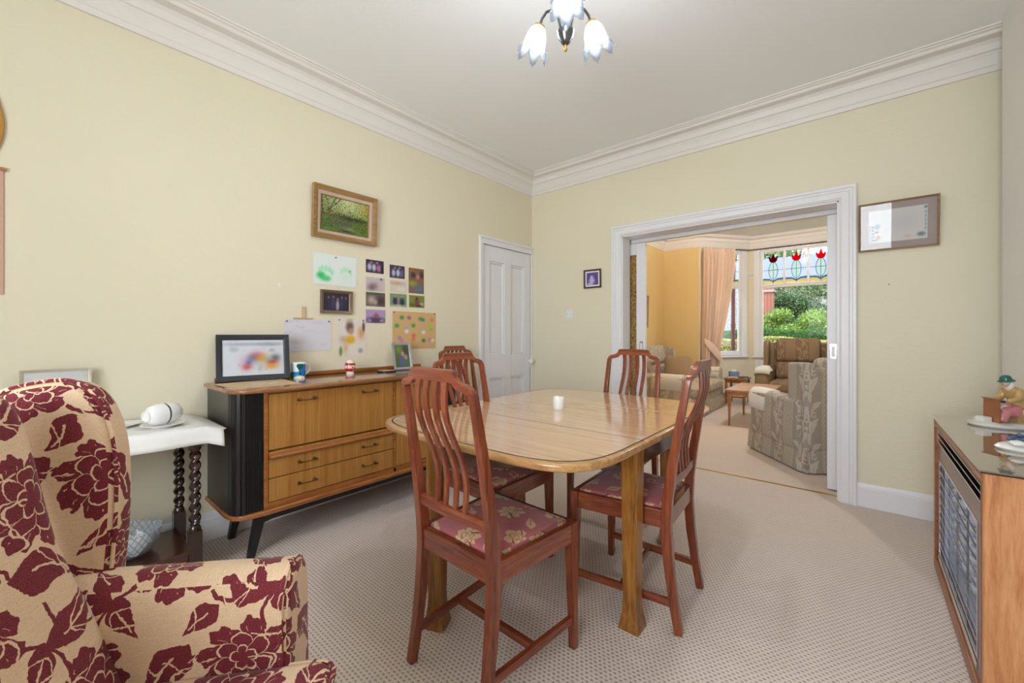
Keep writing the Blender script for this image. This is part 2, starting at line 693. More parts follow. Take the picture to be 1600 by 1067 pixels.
def stained(name, tint, body):
    """Pot-metal glass: see-through, with a little body that catches the daylight."""
    g = G(name)
    t = g.new('ShaderNodeBsdfTransparent')
    t.inputs[0].default_value = tint
    d = g.new('ShaderNodeBsdfTranslucent')
    d.inputs[0].default_value = tint
    mx = g.new('ShaderNodeMixShader')
    mx.inputs[0].default_value = body
    g.nt.links.new(t.outputs[0], mx.inputs[1])
    g.nt.links.new(d.outputs[0], mx.inputs[2])
    g.nt.links.new(mx.outputs[0], g.out.inputs[0])
    return g.mat


M['glass_red'] = stained('ruby_glass', (0.88, 0.02, 0.02, 1), 0.55)
M['glass_darkred'] = stained('deep_ruby_glass', (0.30, 0.01, 0.015, 1), 0.55)
M['glass_green'] = stained('pale_green_glass', (0.80, 0.88, 0.76, 1), 0.3)
M['glass_amber'] = stained('amber_glass', (0.86, 0.74, 0.42, 1), 0.4)
M['glass_blue'] = stained('blue_glass', (0.20, 0.42, 0.62, 1), 0.4)
M['opal'] = stained('fill_light_glass', (0.97, 0.95, 0.92, 1), 0.35)
M['lead'] = plain('lead_came', S(38, 40, 40), 0.5, 0.4)


def frosted():
    g = G('frosted_tulip_glass')
    d = g.new('ShaderNodeBsdfTranslucent')
    d.inputs[0].default_value = (0.085, 0.092, 0.10, 1)
    e = g.new('ShaderNodeBsdfDiffuse')
    e.inputs[0].default_value = (0.085, 0.092, 0.10, 1)
    t = g.new('ShaderNodeBsdfTransparent')
    t.inputs[0].default_value = (0.95, 0.97, 1.0, 1)
    a = g.new('ShaderNodeMixShader')
    a.inputs[0].default_value = 0.4
    g.nt.links.new(d.outputs[0], a.inputs[1])
    g.nt.links.new(e.outputs[0], a.inputs[2])
    b = g.new('ShaderNodeMixShader')
    b.inputs[0].default_value = 0.48
    g.nt.links.new(a.outputs[0], b.inputs[1])
    g.nt.links.new(t.outputs[0], b.inputs[2])
    g.nt.links.new(b.outputs[0], g.out.inputs[0])
    return g.mat


M['frosted'] = frosted()


def emitter(name, col, strength):
    g = G(name)
    e = g.new('ShaderNodeEmission')
    e.inputs[0].default_value = col
    e.inputs[1].default_value = strength
    g.nt.links.new(e.outputs[0], g.out.inputs[0])
    return g.mat


M['bulb'] = emitter('lit_bulb', (0.90, 0.96, 1.0, 1), 520.0)
M['fill_bulb'] = emitter('fill_bulb_warm', (1.0, 0.97, 0.93, 1), 4300.0)  # glow of the unseen light added to brighten the lounge


# woven and printed fabrics, drawn with arithmetic on a metre-scaled UV
def uvs(g, rot=0.0):
    n = g.new('ShaderNodeSeparateXYZ')
    g.nt.links.new(g.coord('UV'), n.inputs[0])
    return V(g, n.outputs[0]), V(g, n.outputs[1])


def rot2(g, x, y, a):
    return x * cos(a) + y * sin(a), y * cos(a) - x * sin(a)


def flower(g, u, v, c, T, R, n, rot=0.0, squash=1.0):
    x = g.wrap(u - c[0], T[0])
    y = g.wrap(v - c[1], T[1]) * squash
    r = g.sqrt(x * x + y * y)
    a = g.atan2(y, x) + rot
    pet = g.abs(g.cos(a * (n / 2)))
    edge = (pet ** 0.55) * (R * 0.42) + R * 0.56 + g.sin(a * n * 2.5) * (R * 0.035)
    body = r < edge
    line = (pet < 0.07) * (r > R * 0.40)
    ring = g.abs(r - R * 0.46 - g.cos(a * (n - 2)) * (R * 0.09)) < R * 0.028
    ring2 = g.abs(r - R * 0.22 - g.cos(a * 5) * (R * 0.05)) < R * 0.024
    return body, g.max(line, g.max(ring, ring2))


def leafm(g, u, v, c, T, L, Wd, ang, bend=2.0, teeth=60.0):
    x = g.wrap(u - c[0], T[0])
    y = g.wrap(v - c[1], T[1])
    x, y = rot2(g, x, y, ang)
    y = y + x * x * bend
    t = x / L
    hw = (1.0 - t * t) * (g.sin(x * teeth) * 0.16 + 0.95 + t * 0.45) * Wd
    body = (g.abs(y) < hw) * (g.abs(t) < 0.999)
    mid = (g.abs(y) < Wd * 0.075) * (g.abs(t + 0.12) < 0.55)
    return body, mid


def arc(g, u, v, c, T, R, w, a0, span):
    x = g.wrap(u - c[0], T[0])
    y = g.wrap(v - c[1], T[1])
    x, y = rot2(g, x, y, a0)
    r = g.sqrt(x * x + y * y)
    a = g.abs(g.atan2(y, x))
    return (g.abs(r - R) < w) * (a < span)


def spiral(g, u, v, c, T, R, w, a0, sgn=1.0):
    x = g.wrap(u - c[0], T[0])
    y = g.wrap(v - c[1], T[1]) * sgn
    x, y = rot2(g, x, y, a0)
    r = g.sqrt(x * x + y * y)
    a = g.atan2(y, x) / (2 * pi) + 0.5
    return (g.abs(r - (a * 0.72 + 0.28) * R) < w)


def peony(g, u, v, c, T, R, n, rot=0.0, squash=1.0):
    """Full-blown flower: overlapping pointed petals in three rings, parted by thin swirling lines."""
    x = g.wrap(u - c[0], T[0])
    y = g.wrap(v - c[1], T[1]) * squash
    r = g.sqrt(x * x + y * y) / R
    a = g.atan2(y, x) + rot + g.sin(r * 5.0) * 0.16
    pet = g.abs(g.cos(a * (n / 2)))
    edge = (pet ** 0.5) * 0.40 + 0.58 + g.sin(a * (n * 3)) * 0.035
    body = r < edge
    e2 = (g.abs(g.sin(a * ((n - 1) / 2) + 0.6)) ** 0.5) * 0.26 + 0.38
    e3 = (g.abs(g.cos(a * 2.5 + 1.0)) ** 0.5) * 0.16 + 0.14
    line = (g.abs(r - e2) < 0.022) + (g.abs(r - e3) < 0.020)
    line = line + (pet < 0.05) * (r > e2) + (g.abs(g.sin(a * ((n - 1) / 2) + 0.6)) < 0.06) * ((r > e3) * (r < e2))
    line = line + (g.abs(g.cos(a * n)) < 0.06) * ((r > e2 + 0.10) * (r < 0.78))
    return body, g.min(line, 1.0)


def damask():
    g = G('burgundy_floral_damask')
    u0, v0 = uvs(g)
    n = g.noise(9, 2, 0.5, g.coord('UV'))
    n2 = g.noise(9, 2, 0.5, g.mapped((1, 1, 1), 'UV', (5, 3, 1)))
    j1 = g.noise(70, 2, 0.6, g.coord('UV'))
    j2 = g.noise(70, 2, 0.6, g.mapped((1, 1, 1), 'UV', (3, 8, 1)))
    u = u0 + (n - 0.5) * 0.050 + (j1 - 0.5) * 0.010
    v = v0 + (n2 - 0.5) * 0.050 + (j2 - 0.5) * 0.010
    T = (0.31, 0.375)
    body, line = None, None

    def acc(b, l=None):
        nonlocal body, line
        body = b if body is None else g.max(body, b)
        if l is not None:
            line = l if line is None else g.max(line, l)
    acc(*peony(g, u, v, (0.09, 0.09), T, 0.095, 8, 0.3))
    acc(*peony(g, u, v, (0.255, 0.285), T, 0.082, 7, 0.9, 1.12))
    for c, L, Wd, a, bd in (((0.248, 0.085), 0.072, 0.034, 1.0, 2.6), ((0.085, 0.245), 0.074, 0.032, -0.5, -2.6), ((0.175, 0.195), 0.046, 0.024, 2.2, 3.0),
                            ((0.105, 0.340), 0.066, 0.030, 0.35, 2.6), ((0.21, 0.005), 0.050, 0.024, -0.9, -3.0), ((0.315, 0.185), 0.044, 0.022, 0.8, 2.0)):
        acc(*leafm(g, u, v, c, T, L, Wd, a, bd, 75))
    for c, R, w, a, sp in (((0.205, 0.165), 0.080, 0.0042, 2.2, 1.1), ((0.06, 0.290), 0.070, 0.0042, 5.2, 1.2), ((0.30, 0.05), 0.058, 0.0042, 0.6, 1.2)):
        acc(arc(g, u, v, c, T, R, w, a, sp))
    acc(spiral(g, u, v, (0.185, 0.365), T, 0.020, 0.0042, 0.5))
    acc(spiral(g, u, v, (0.01, 0.185), T, 0.018, 0.0042, 2.5, -1.0))
    f = body * (1.0 - line)
    weave = g.noise(1.0, 2, 0.6, g.mapped((260, 900, 1), 'UV'))
    slub = g.noise(1.0, 3, 0.7, g.mapped((40, 260, 1), 'UV'))
    beige = g.mix(slub, S(214, 178, 140), S(238, 212, 180))
    beige = g.mix((weave > 0.62) * 0.45, beige, S(140, 80, 66))
    red = g.mix(g.min(g.max((weave - 0.5) * 2.2 + slub * 0.5 + 0.2, 0.0), 1.0), S(72, 12, 22), S(156, 66, 74))
    col = g.mix(f, beige, red)
    g.bsdf(col, 0.85, 0, g.bump(f * 0.6 + weave * 0.4, 0.35, 0.0015), Sheen_Weight=0.25, Sheen_Roughness=0.4, Specular_IOR_Level=0.2)
    return g.mat


def seat_fabric():
    g = G('rose_floral_seat_fabric')
    u0, v0 = uvs(g)
    n = g.noise(16, 2, 0.5, g.coord('UV'))
    u = u0 + (n - 0.5) * 0.02
    v = v0 + (n - 0.5) * 0.02
    T = (0.26, 0.22)
    b1, l1 = flower(g, u, v, (0.02, 0.05), T, 0.052, 8, 0.2)
    b2, l2 = flower(g, u, v, (0.15, 0.155), T, 0.046, 5, 0.7)
    b3, l3 = leafm(g, u, v, (0.125, 0.035), T, 0.036, 0.016, -0.8, 3.0, 10)
    s1 = spiral(g, u, v, (0.045, 0.145), T, 0.028, 0.005, 1.0)
    body = g.max(g.max(b1, b2), g.max(b3, s1))
    line = g.max(g.max(l1, l2), l3)
    weave = g.noise(1.0, 2, 0.6, g.mapped((300, 900, 1), 'UV'))
    shade = g.noise(5, 2)
    rose = g.mix(weave, S(146, 58, 64), S(200, 118, 116))
    rose = g.mix(shade * 0.4, rose, S(130, 76, 90))
    cream = g.mix(weave, S(190, 146, 112), S(214, 176, 142))
    dark = S(112, 60, 40)
    col = g.mix(body, rose, cream)
    col = g.mix(body * line, col, dark)
    g.bsdf(col, 0.75, 0, g.bump(body * 0.5 + weave * 0.5, 0.3, 0.001), Sheen_Weight=0.2, Specular_IOR_Level=0.25)
    return g.mat


def tapestry(name, ground, ground2, pat, period=0.30):
    g = G(name)
    u0, v0 = uvs(g)
    n = g.noise(12, 2, 0.5, g.coord('UV'))
    u = u0 + (n - 0.5) * 0.02
    v = v0 + (n - 0.5) * 0.02
    s = g.wrap(u, period)
    band = g.abs(s - period * 0.30) < period * 0.14
    p = u * 36.0 + v * 24.0
    q = u * 36.0 - v * 24.0
    lat = g.min(g.abs(g.frac(p) - 0.5), g.abs(g.frac(q) - 0.5)) < 0.13
    edge = g.max(g.abs(g.abs(s - period * 0.30) - period * 0.165) < 0.0035, g.abs(g.abs(s - period * 0.30) - period * 0.205) < 0.0025)
    T = (period, 0.34)
    m = None
    for c, L, Wd, a, bd in (((-0.055, 0.05), 0.075, 0.024, 1.2, 3.5), ((-0.095, 0.16), 0.060, 0.020, 2.1, -4.0), ((-0.035, 0.21), 0.066, 0.020, 0.9, 4.0),
                            ((-0.075, 0.29), 0.055, 0.018, 1.8, -3.0), ((-0.115, 0.02), 0.040, 0.016, 0.6, 3.0)):
        b, l = leafm(g, u, v, c, T, L, Wd, a, bd, 90)
        k = b * (1.0 - l)
        m = k if m is None else g.max(m, k)
    for c, R, w, a0, sg in (((-0.10, 0.095), 0.034, 0.006, 0.4, 1.0), ((-0.04, 0.135), 0.026, 0.005, 2.0, -1.0)):
        m = g.max(m, spiral(g, u, v, c, T, R, w, a0, sg))
    for c, R, w, a0, sp in (((-0.07, 0.25), 0.055, 0.005, 3.4, 1.2), ((-0.09, 0.04), 0.05, 0.005, 0.3, 1.1)):
        m = g.max(m, arc(g, u, v, c, T, R, w, a0, sp))
    f = g.max(g.max(band * lat, edge), m * (1.0 - band))
    weave = g.noise(1.0, 2, 0.6, g.mapped((220, 700, 1), 'UV'))
    base = g.mix(weave, ground, ground2)
    col = g.mix(f * 0.65, base, pat)
    g.bsdf(col, 0.9, 0, g.bump(f * 0.6 + weave * 0.4, 0.3, 0.0015), Specular_IOR_Level=0.15)
    return g.mat


M['damask'] = damask()
M['seat'] = seat_fabric()
M['tapestry'] = tapestry('taupe_tapestry', S(150, 141, 130), S(172, 163, 152), S(206, 200, 190))
M['tapestry_brown'] = tapestry('brown_tapestry', S(112, 90, 68), S(138, 114, 90), S(166, 144, 118))
M['tapestry_pale'] = tapestry('pale_tapestry', S(156, 142, 122), S(178, 164, 144), S(204, 194, 176))


def curtain_mat():
    g = G('peach_curtain')
    w = g.noise(400, 2)
    c = g.mix(w, S(240, 212, 188), S(246, 222, 200))
    n = g.bsdf(c, 0.8)
    t = g.new('ShaderNodeBsdfTranslucent')
    g.nt.links.new(c, t.inputs[0])
    mx = g.new('ShaderNodeMixShader')
    mx.inputs[0].default_value = 0.22
    g.nt.links.new(n.outputs[0], mx.inputs[1])
    g.nt.links.new(t.outputs[0], mx.inputs[2])
    g.nt.links.new(mx.outputs[0], g.out.inputs[0])
    return g.mat


M['curtain'] = curtain_mat()


def brick_mat():
    g = G('red_brick')
    n = g.new('ShaderNodeTexBrick')
    n.inputs['Color1'].default_value = S(150, 84, 66)
    n.inputs['Color2'].default_value = S(170, 104, 84)
    n.inputs['Mortar'].default_value = S(170, 160, 150)
    n.inputs['Scale'].default_value = 4.0
    g.nt.links.new(g.mapped((1, 1, 1), 'Object'), n.inputs['Vector'])
    g.bsdf(n.outputs[0], 0.9)
    return g.mat


M['brick'] = brick_mat()
M['slate'] = plain('slate', S(112, 116, 140), 0.6, var=0.15, scale=6)
M['render'] = plain('cream_render', S(226, 202, 150), 0.8)
M['ground'] = plain('garden_ground', S(96, 104, 66), 0.95, var=0.3, scale=3)
M['leaf'] = attr_mat('leaf_green', 0.5, 0.35)
M['bark'] = plain('bark', S(84, 66, 52), 0.9, var=0.3, scale=20)

# ------------------------------------------------------------------ room shell
XL, YB, YF, H = -2.77, 3.59, 3.97, 2.85          # left wall, back wall (dining side / lounge side), ceiling
YL = 7.58                                        # lounge front wall
YR = -1.30                                       # wall behind the camera
XR = 0.95
BA, BB, BC, BD = (-2.155, 7.58), (-1.538, 8.40), (-0.12, 8.40), (0.497, 7.58)   # bay corners

fl = MB()
poly = [(XL, YR), (XR, YR), (XR, YL), BD, BC, BB, BA, (XL, YL)]
fl.prism(poly, -0.06, 0.0)
structure(fl.build('floor', M['carpet'], smooth=False))
ce = MB()
ce.prism(poly, H, H + 0.12)
structure(ce.build('ceiling', M['ceiling'], smooth=False))

w = MB()
w.box(XL - 0.1, XL, YR - 0.1, 2.800, 0, H)
w.box(XL - 0.1, XL, 2.800, 3.575, 2.015, H)
w.box(XL - 0.1, XL, 3.575, YB + 0.19, 0, H)
w.box(XL - 0.16, XL - 0.1, 2.7, 3.7, 0, 2.2)
structure(w.build('wall_left', M['wall'], smooth=False))
w = MB()
OX0, OX1, OZ = -1.706, -0.113, 2.055
w.box(XL, OX0, YB, YB + 0.155, 0, H)
w.box(OX1, XR, YB, YB + 0.155, 0, H)
w.box(OX0, OX1, YB, YB + 0.155, OZ, H)
structure(w.build('wall_back', M['wall'], smooth=False))
w = MB()
w.box(XL, OX0, YF - 0.13, YF, 0, H)
w.box(OX1, XR, YF - 0.13, YF, 0, H)
w.box(OX0, OX1, YF - 0.13, YF, OZ, H)
w.box(XL - 0.1, XL, YB + 0.19, YL, 0, H)
structure(w.build('wall_lounge_left', M['wall2'], smooth=False))
w = MB()
w.box(XL - 0.1, BA[0], YL, YL + 0.1, 0, H)
w.box(BD[0], XR + 0.1, YL, YL + 0.1, 0, H)
structure(w.build('wall_lounge_front', M['wall2'], smooth=False))
w = MB()
w.box(XR, XR + 0.1, YR - 0.1, YL, 0, H)
structure(w.build('wall_right', M['wall'], smooth=False))
w = MB()
w.box(0.585, XR, 1.10, 3.425, 0, H)
structure(w.build('wall_chimney_breast', M['wall_white'], smooth=False))
w = MB()
RW = (-1.5, 0.40, 0.80, 2.45)
w.box(XL, RW[0], YR - 0.1, YR, 0, H)
w.box(RW[1], XR, YR - 0.1, YR, 0, H)
w.box(RW[0], RW[1], YR - 0.1, YR, 0, RW[2])
w.box(RW[0], RW[1], YR - 0.1, YR, RW[3], H)
structure(w.build('wall_rear', M['wall'], smooth=False))
# rear window: frame, mullion, glass
we = struct_empty('window_3', Matrix.Translation((0, YR - 0.05, 0)))
f = MB()
for a, b, c, d in ((RW[0], RW[0] + 0.05, RW[2], RW[3]), (RW[1] - 0.05, RW[1], RW[2], RW[3]), (RW[0] + 0.05, RW[1] - 0.05, RW[2], RW[2] + 0.05), (RW[0] + 0.05, RW[1] - 0.05, RW[3] - 0.05, RW[3]),
                   (-0.575, -0.525, RW[2] + 0.05, RW[3] - 0.05)):
    f.box(a, b, -0.03, 0.03, c, d)
f.build('window_frame', M['white'], we, bevel=0.004)
for a, b in ((RW[0] + 0.05, -0.575), (-0.525, RW[1] - 0.05)):
    MB().box(a, b, -0.003, 0.003, RW[2] + 0.05, RW[3] - 0.05).build('pane', M['glass'], we, smooth=False)

# cornices
CP = [(0, 2.650), (0.010, 2.653), (0.014, 2.668), (0.016, 2.678), (0.022, 2.684), (0.028, 2.710), (0.042, 2.738), (0.046, 2.742), (0.046, 2.750), (0.058, 2.756), (0.060, 2.764), (0.066, 2.790),
      (0.082, 2.806), (0.104, 2.812), (0.124, 2.812), (0.130, 2.818), (0.132, 2.828), (0.146, 2.834), (0.150, 2.840), (0.160, 2.842), (0.162, 2.8499)]


def cornice(name, path, closed=False):
    m = MB()
    m.sweep(CP, path, closed)
    return structure(m.build(name, M['cornice'], angle=25))


cornice('trim_1', [(XR, 1.10), (XR, YR), (XL, YR), (XL, YB), (XR, YB), (XR, 3.425)][::-1])
cornice('trim_2', [(XL, YF), (XR, YF), (XR, YL), BD, BC, BB, BA, (XL, YL)], True)

# skirting boards
SP = [(0, 0.0), (0.022, 0.0), (0.022, 0.118), (0.018, 0.122), (0.018, 0.130), (0.013, 0.136), (0.010, 0.148), (0.006, 0.153), (0, 0.153)]


def skirting(name, path):
    m = MB()
    m.sweep(SP, path[::-1])
    return structure(m.build(name, M['white'], angle=25))


skirting('baseboard_left', [(0.585, 1.70), (0.585, 1.10), (XR, 1.10), (XR, YR), (XL, YR), (XL, 2.765)])
skirting('baseboard_back', [(XL, YB), (-1.799, YB)])
skirting('baseboard_right', [(-0.042, YB), (XR, YB), (XR, 3.425), (0.585, 3.425), (0.585, 3.0)])
skirting('baseboard_lounge', [(-1.799, YF), (XL, YF), (XL, YL), BA])
skirting('baseboard_lounge_right', [BD, (XR, YL), (XR, YF), (-0.042, YF)])

# architrave round the wide opening, jamb linings and soffit
AP = [(0, 0.0), (0.0, 0.018), (0.010, 0.022), (0.014, 0.026), (0.034, 0.024), (0.050, 0.022), (0.054, 0.028), (0.060, 0.024), (0.068, 0.024), (0.074, 0.034), (0.088, 0.034), (0.094, 0.028), (0.094, 0.0)]


def architrave(name, x0, x1, ztop, ywall, sgn=-1):
    """Moulded surround in the xz plane, mitred at the top corners; grows outwards from x0, x1, ztop."""
    m = MB()
    path = [(x0, 0.0), (x0, ztop), (x1, ztop), (x1, 0.0)]
    dirs = [(-1, 0), (-1, 1), (1, 1), (1, 0)]
    n = len(AP)
    vs, fs = [], []
    for (x, z), (dx, dz) in zip(path, dirs):
        for o, d in AP:
            vs.append((x + dx * o, ywall + sgn * d, z + dz * o))
    for i in range(3):
        for j in range(n):
            k = (j + 1) % n
            fs.append((i * n + j, (i + 1) * n + j, (i + 1) * n + k, i * n + k))
    fs.append(tuple(range(n)))
    fs.append(tuple(range(3 * n, 4 * n))[::-1])
    m.add(vs, fs)
    return structure(m.build(name, M['white'], angle=25))


architrave('trim_3', OX0, OX1, OZ, YB)
architrave('trim_4', OX0, OX1, OZ, YF, 1)
j = MB()
j.box(OX0 - 0.001, OX0 + 0.012, YB - 0.004, YB + 0.155, 0, OZ)
j.box(OX1 - 0.012, OX1 + 0.001, YB - 0.004, YB + 0.155, 0, OZ)
j.box(OX0, OX1, YB - 0.004, YB + 0.155, OZ - 0.012, OZ + 0.001)
structure(j.build('trim_5', M['white'], bevel=0.002))
j = MB()
j.box(OX0 + 0.012, OX1 - 0.012, 3.765, 3.825, 2.012, 2.056)
structure(j.build('trim_6', M['white'], bevel=0.003))
# brass threshold strip across the carpet join
j = MB()
j.prism([(3.664, 0.0), (3.690, 0.0), (3.686, 0.004), (3.668, 0.004)], OX0 + 0.014, OX1 - 0.014, 'yz')
structure(j.build('trim_7', M['brass'], smooth=False))


# ------------------------------------------------------------------ sliding doors in their pockets
def sliding_door(name, x_edge, sgn, glass):
    e = struct_empty(name, Matrix.Translation((x_edge, 3.795, 0)))
    L = 0.80
    z0, z1 = 0.012, 2.010
    st = 0.088
    f = MB()
    f.box(min(0, sgn * st), max(0, sgn * st), -0.02, 0.02, z0, z1)
    a, b = sorted((sgn * (L - st), sgn * L))
    f.box(a, b, -0.02, 0.02, z0, z1)
    a, b = sorted((sgn * st, sgn * (L - st)))
    f.box(a, b, -0.02, 0.02, z0, z0 + 0.20)
    f.box(a, b, -0.02, 0.02, z1 - 0.11, z1)
    f.build('door_frame', M['white'], e, bevel=0.003)
    gm = MB()
    gm.box(a, b, -0.004, 0.004, z0 + 0.20, z1 - 0.11)
    gm.build('pane', glass, e, smooth=False)
    h = MB()
    hx = sgn * 0.036
    h.box(hx - 0.020, hx + 0.020, -0.0235, -0.0195, 1.015 - 0.055, 1.015 + 0.055)
    h.build('handle_plate', M['chrome'], e, bevel=0.002)
    h = MB()
    h.box(hx - 0.011, hx + 0.011, -0.0245, -0.0230, 1.015 - 0.038, 1.015 + 0.038)
    h.build('finger_pull', M['white'], e, bevel=0.0005)
    return e


def obscured():
    g = G('patterned_amber_glass')
    v = g.new('ShaderNodeTexVoronoi')
    v.inputs['Scale'].default_value = 60
    g.nt.links.new(g.coord(), v.inputs['Vector'])
    c = g.ramp(v.outputs['Distance'], [(0.0, S(236, 214, 150)), (0.5, S(190, 156, 96)), (1.0, S(120, 92, 52))])
    n = g.bsdf(c, 0.2, 0, g.bump(v.outputs['Distance'], 0.8, 0.004))
    t = g.new('ShaderNodeBsdfTranslucent')
    g.nt.links.new(c, t.inputs[0])
    mx = g.new('ShaderNodeMixShader')
    mx.inputs[0].default_value = 0.5
    g.nt.links.new(n.outputs[0], mx.inputs[1])
    g.nt.links.new(t.outputs[0], mx.inputs[2])
    g.nt.links.new(mx.outputs[0], g.out.inputs[0])
    return g.mat


M['obscured'] = obscured()
sliding_door('door_2', -1.556, -1, M['obscured'])
sliding_door('door_3', -0.188, 1, M['obscured'])

# ------------------------------------------------------------------ corner door in the left wall
de = struct_empty('door_1', Matrix.Translation((XL, 0, 0)))
DY0, DY1, DZ = 2.812, 3.566, 2.008
# slab with four sunk panels, face towards +x
st, mu = 0.105, 0.10
ym = (DY0 + DY1) / 2
rows = [(0.20, 0.70), (0.93, DZ - 0.15)]
d = MB()
d.box(-0.05, -0.034, DY0, DY1, 0.008, DZ)
for a, b in ((DY0, DY0 + st), (ym - mu / 2, ym + mu / 2), (DY1 - st, DY1)):
    d.box(-0.036, -0.004, a, b, 0.008, DZ)
for a, b in ((DY0 + st, ym - mu / 2), (ym + mu / 2, DY1 - st)):
    for c, e in ((0.008, 0.20), (0.70, 0.93), (DZ - 0.15, DZ)):
        d.box(-0.036, -0.004, a, b, c, e)
d.build('door_leaf', M['white'], de, bevel=0.002)
for a, b in ((DY0 + st, ym - mu / 2), (ym + mu / 2, DY1 - st)):
    for c, e in rows:
        p = MB()
        # moulding frame and fielded panel
        t = 0.020
        for (q0, q1, r0, r1) in ((a, a + t, c, e), (b - t, b, c, e), (a + t, b - t, c, c + t), (a + t, b - t, e - t, e)):
            p.box(-0.0345, -0.013, q0, q1, r0, r1)
        p.box(-0.0345, -0.026, a + t, b - t, c + t, e - t)
        p.build('door_panel', M['white'], de, bevel=0.005)
k = MB()
k.box(-0.004, 0.006, DY1 - 0.075, DY1 + 0.004, 0.770, 0.900)
k.build('rim_lock', M['white'], de, bevel=0.003)
k = MB()
k.M = Matrix.Translation((0.006, DY1 - 0.040, 0.842)) @ Matrix.Rotation(radians(90), 4, 'Y')
k.lathe([(0.012, 0), (0.012, 0.018), (0.022, 0.024), (0.030, 0.036), (0.030, 0.046), (0.020, 0.058), (0.0, 0.062)], 18)
k.build('door_knob', M['ceramic'], de)
k = MB()
k.tube([(0.004, DY0 + 0.002, 1.70), (0.004, DY0 + 0.002, 1.80)], 0.007, 8)
k.box(-0.004, 0.002, DY0, DY0 + 0.03, 1.71, 1.79)
k.build('hinge', M['white'], de)
# architrave, left and top only (the right jamb dies into the corner)
m = MB()
m.box(XL, XL + 0.018, 2.764, 2.812, 0, 2.010)
m.box(XL + 0.016, XL + 0.026, 2.764, 2.784, 0, 2.085)
m.box(XL, XL + 0.018, 2.764, YB, 2.010, 2.085)
m.box(XL + 0.016, XL + 0.030, 2.764, YB, 2.062, 2.085)
m.box(XL, XL + 0.012, 3.566, YB, 0, 2.010)
structure(m.build('trim_8', M['white'], bevel=0.003))
skirting('baseboard_bay', [BA, BB, BC, BD])


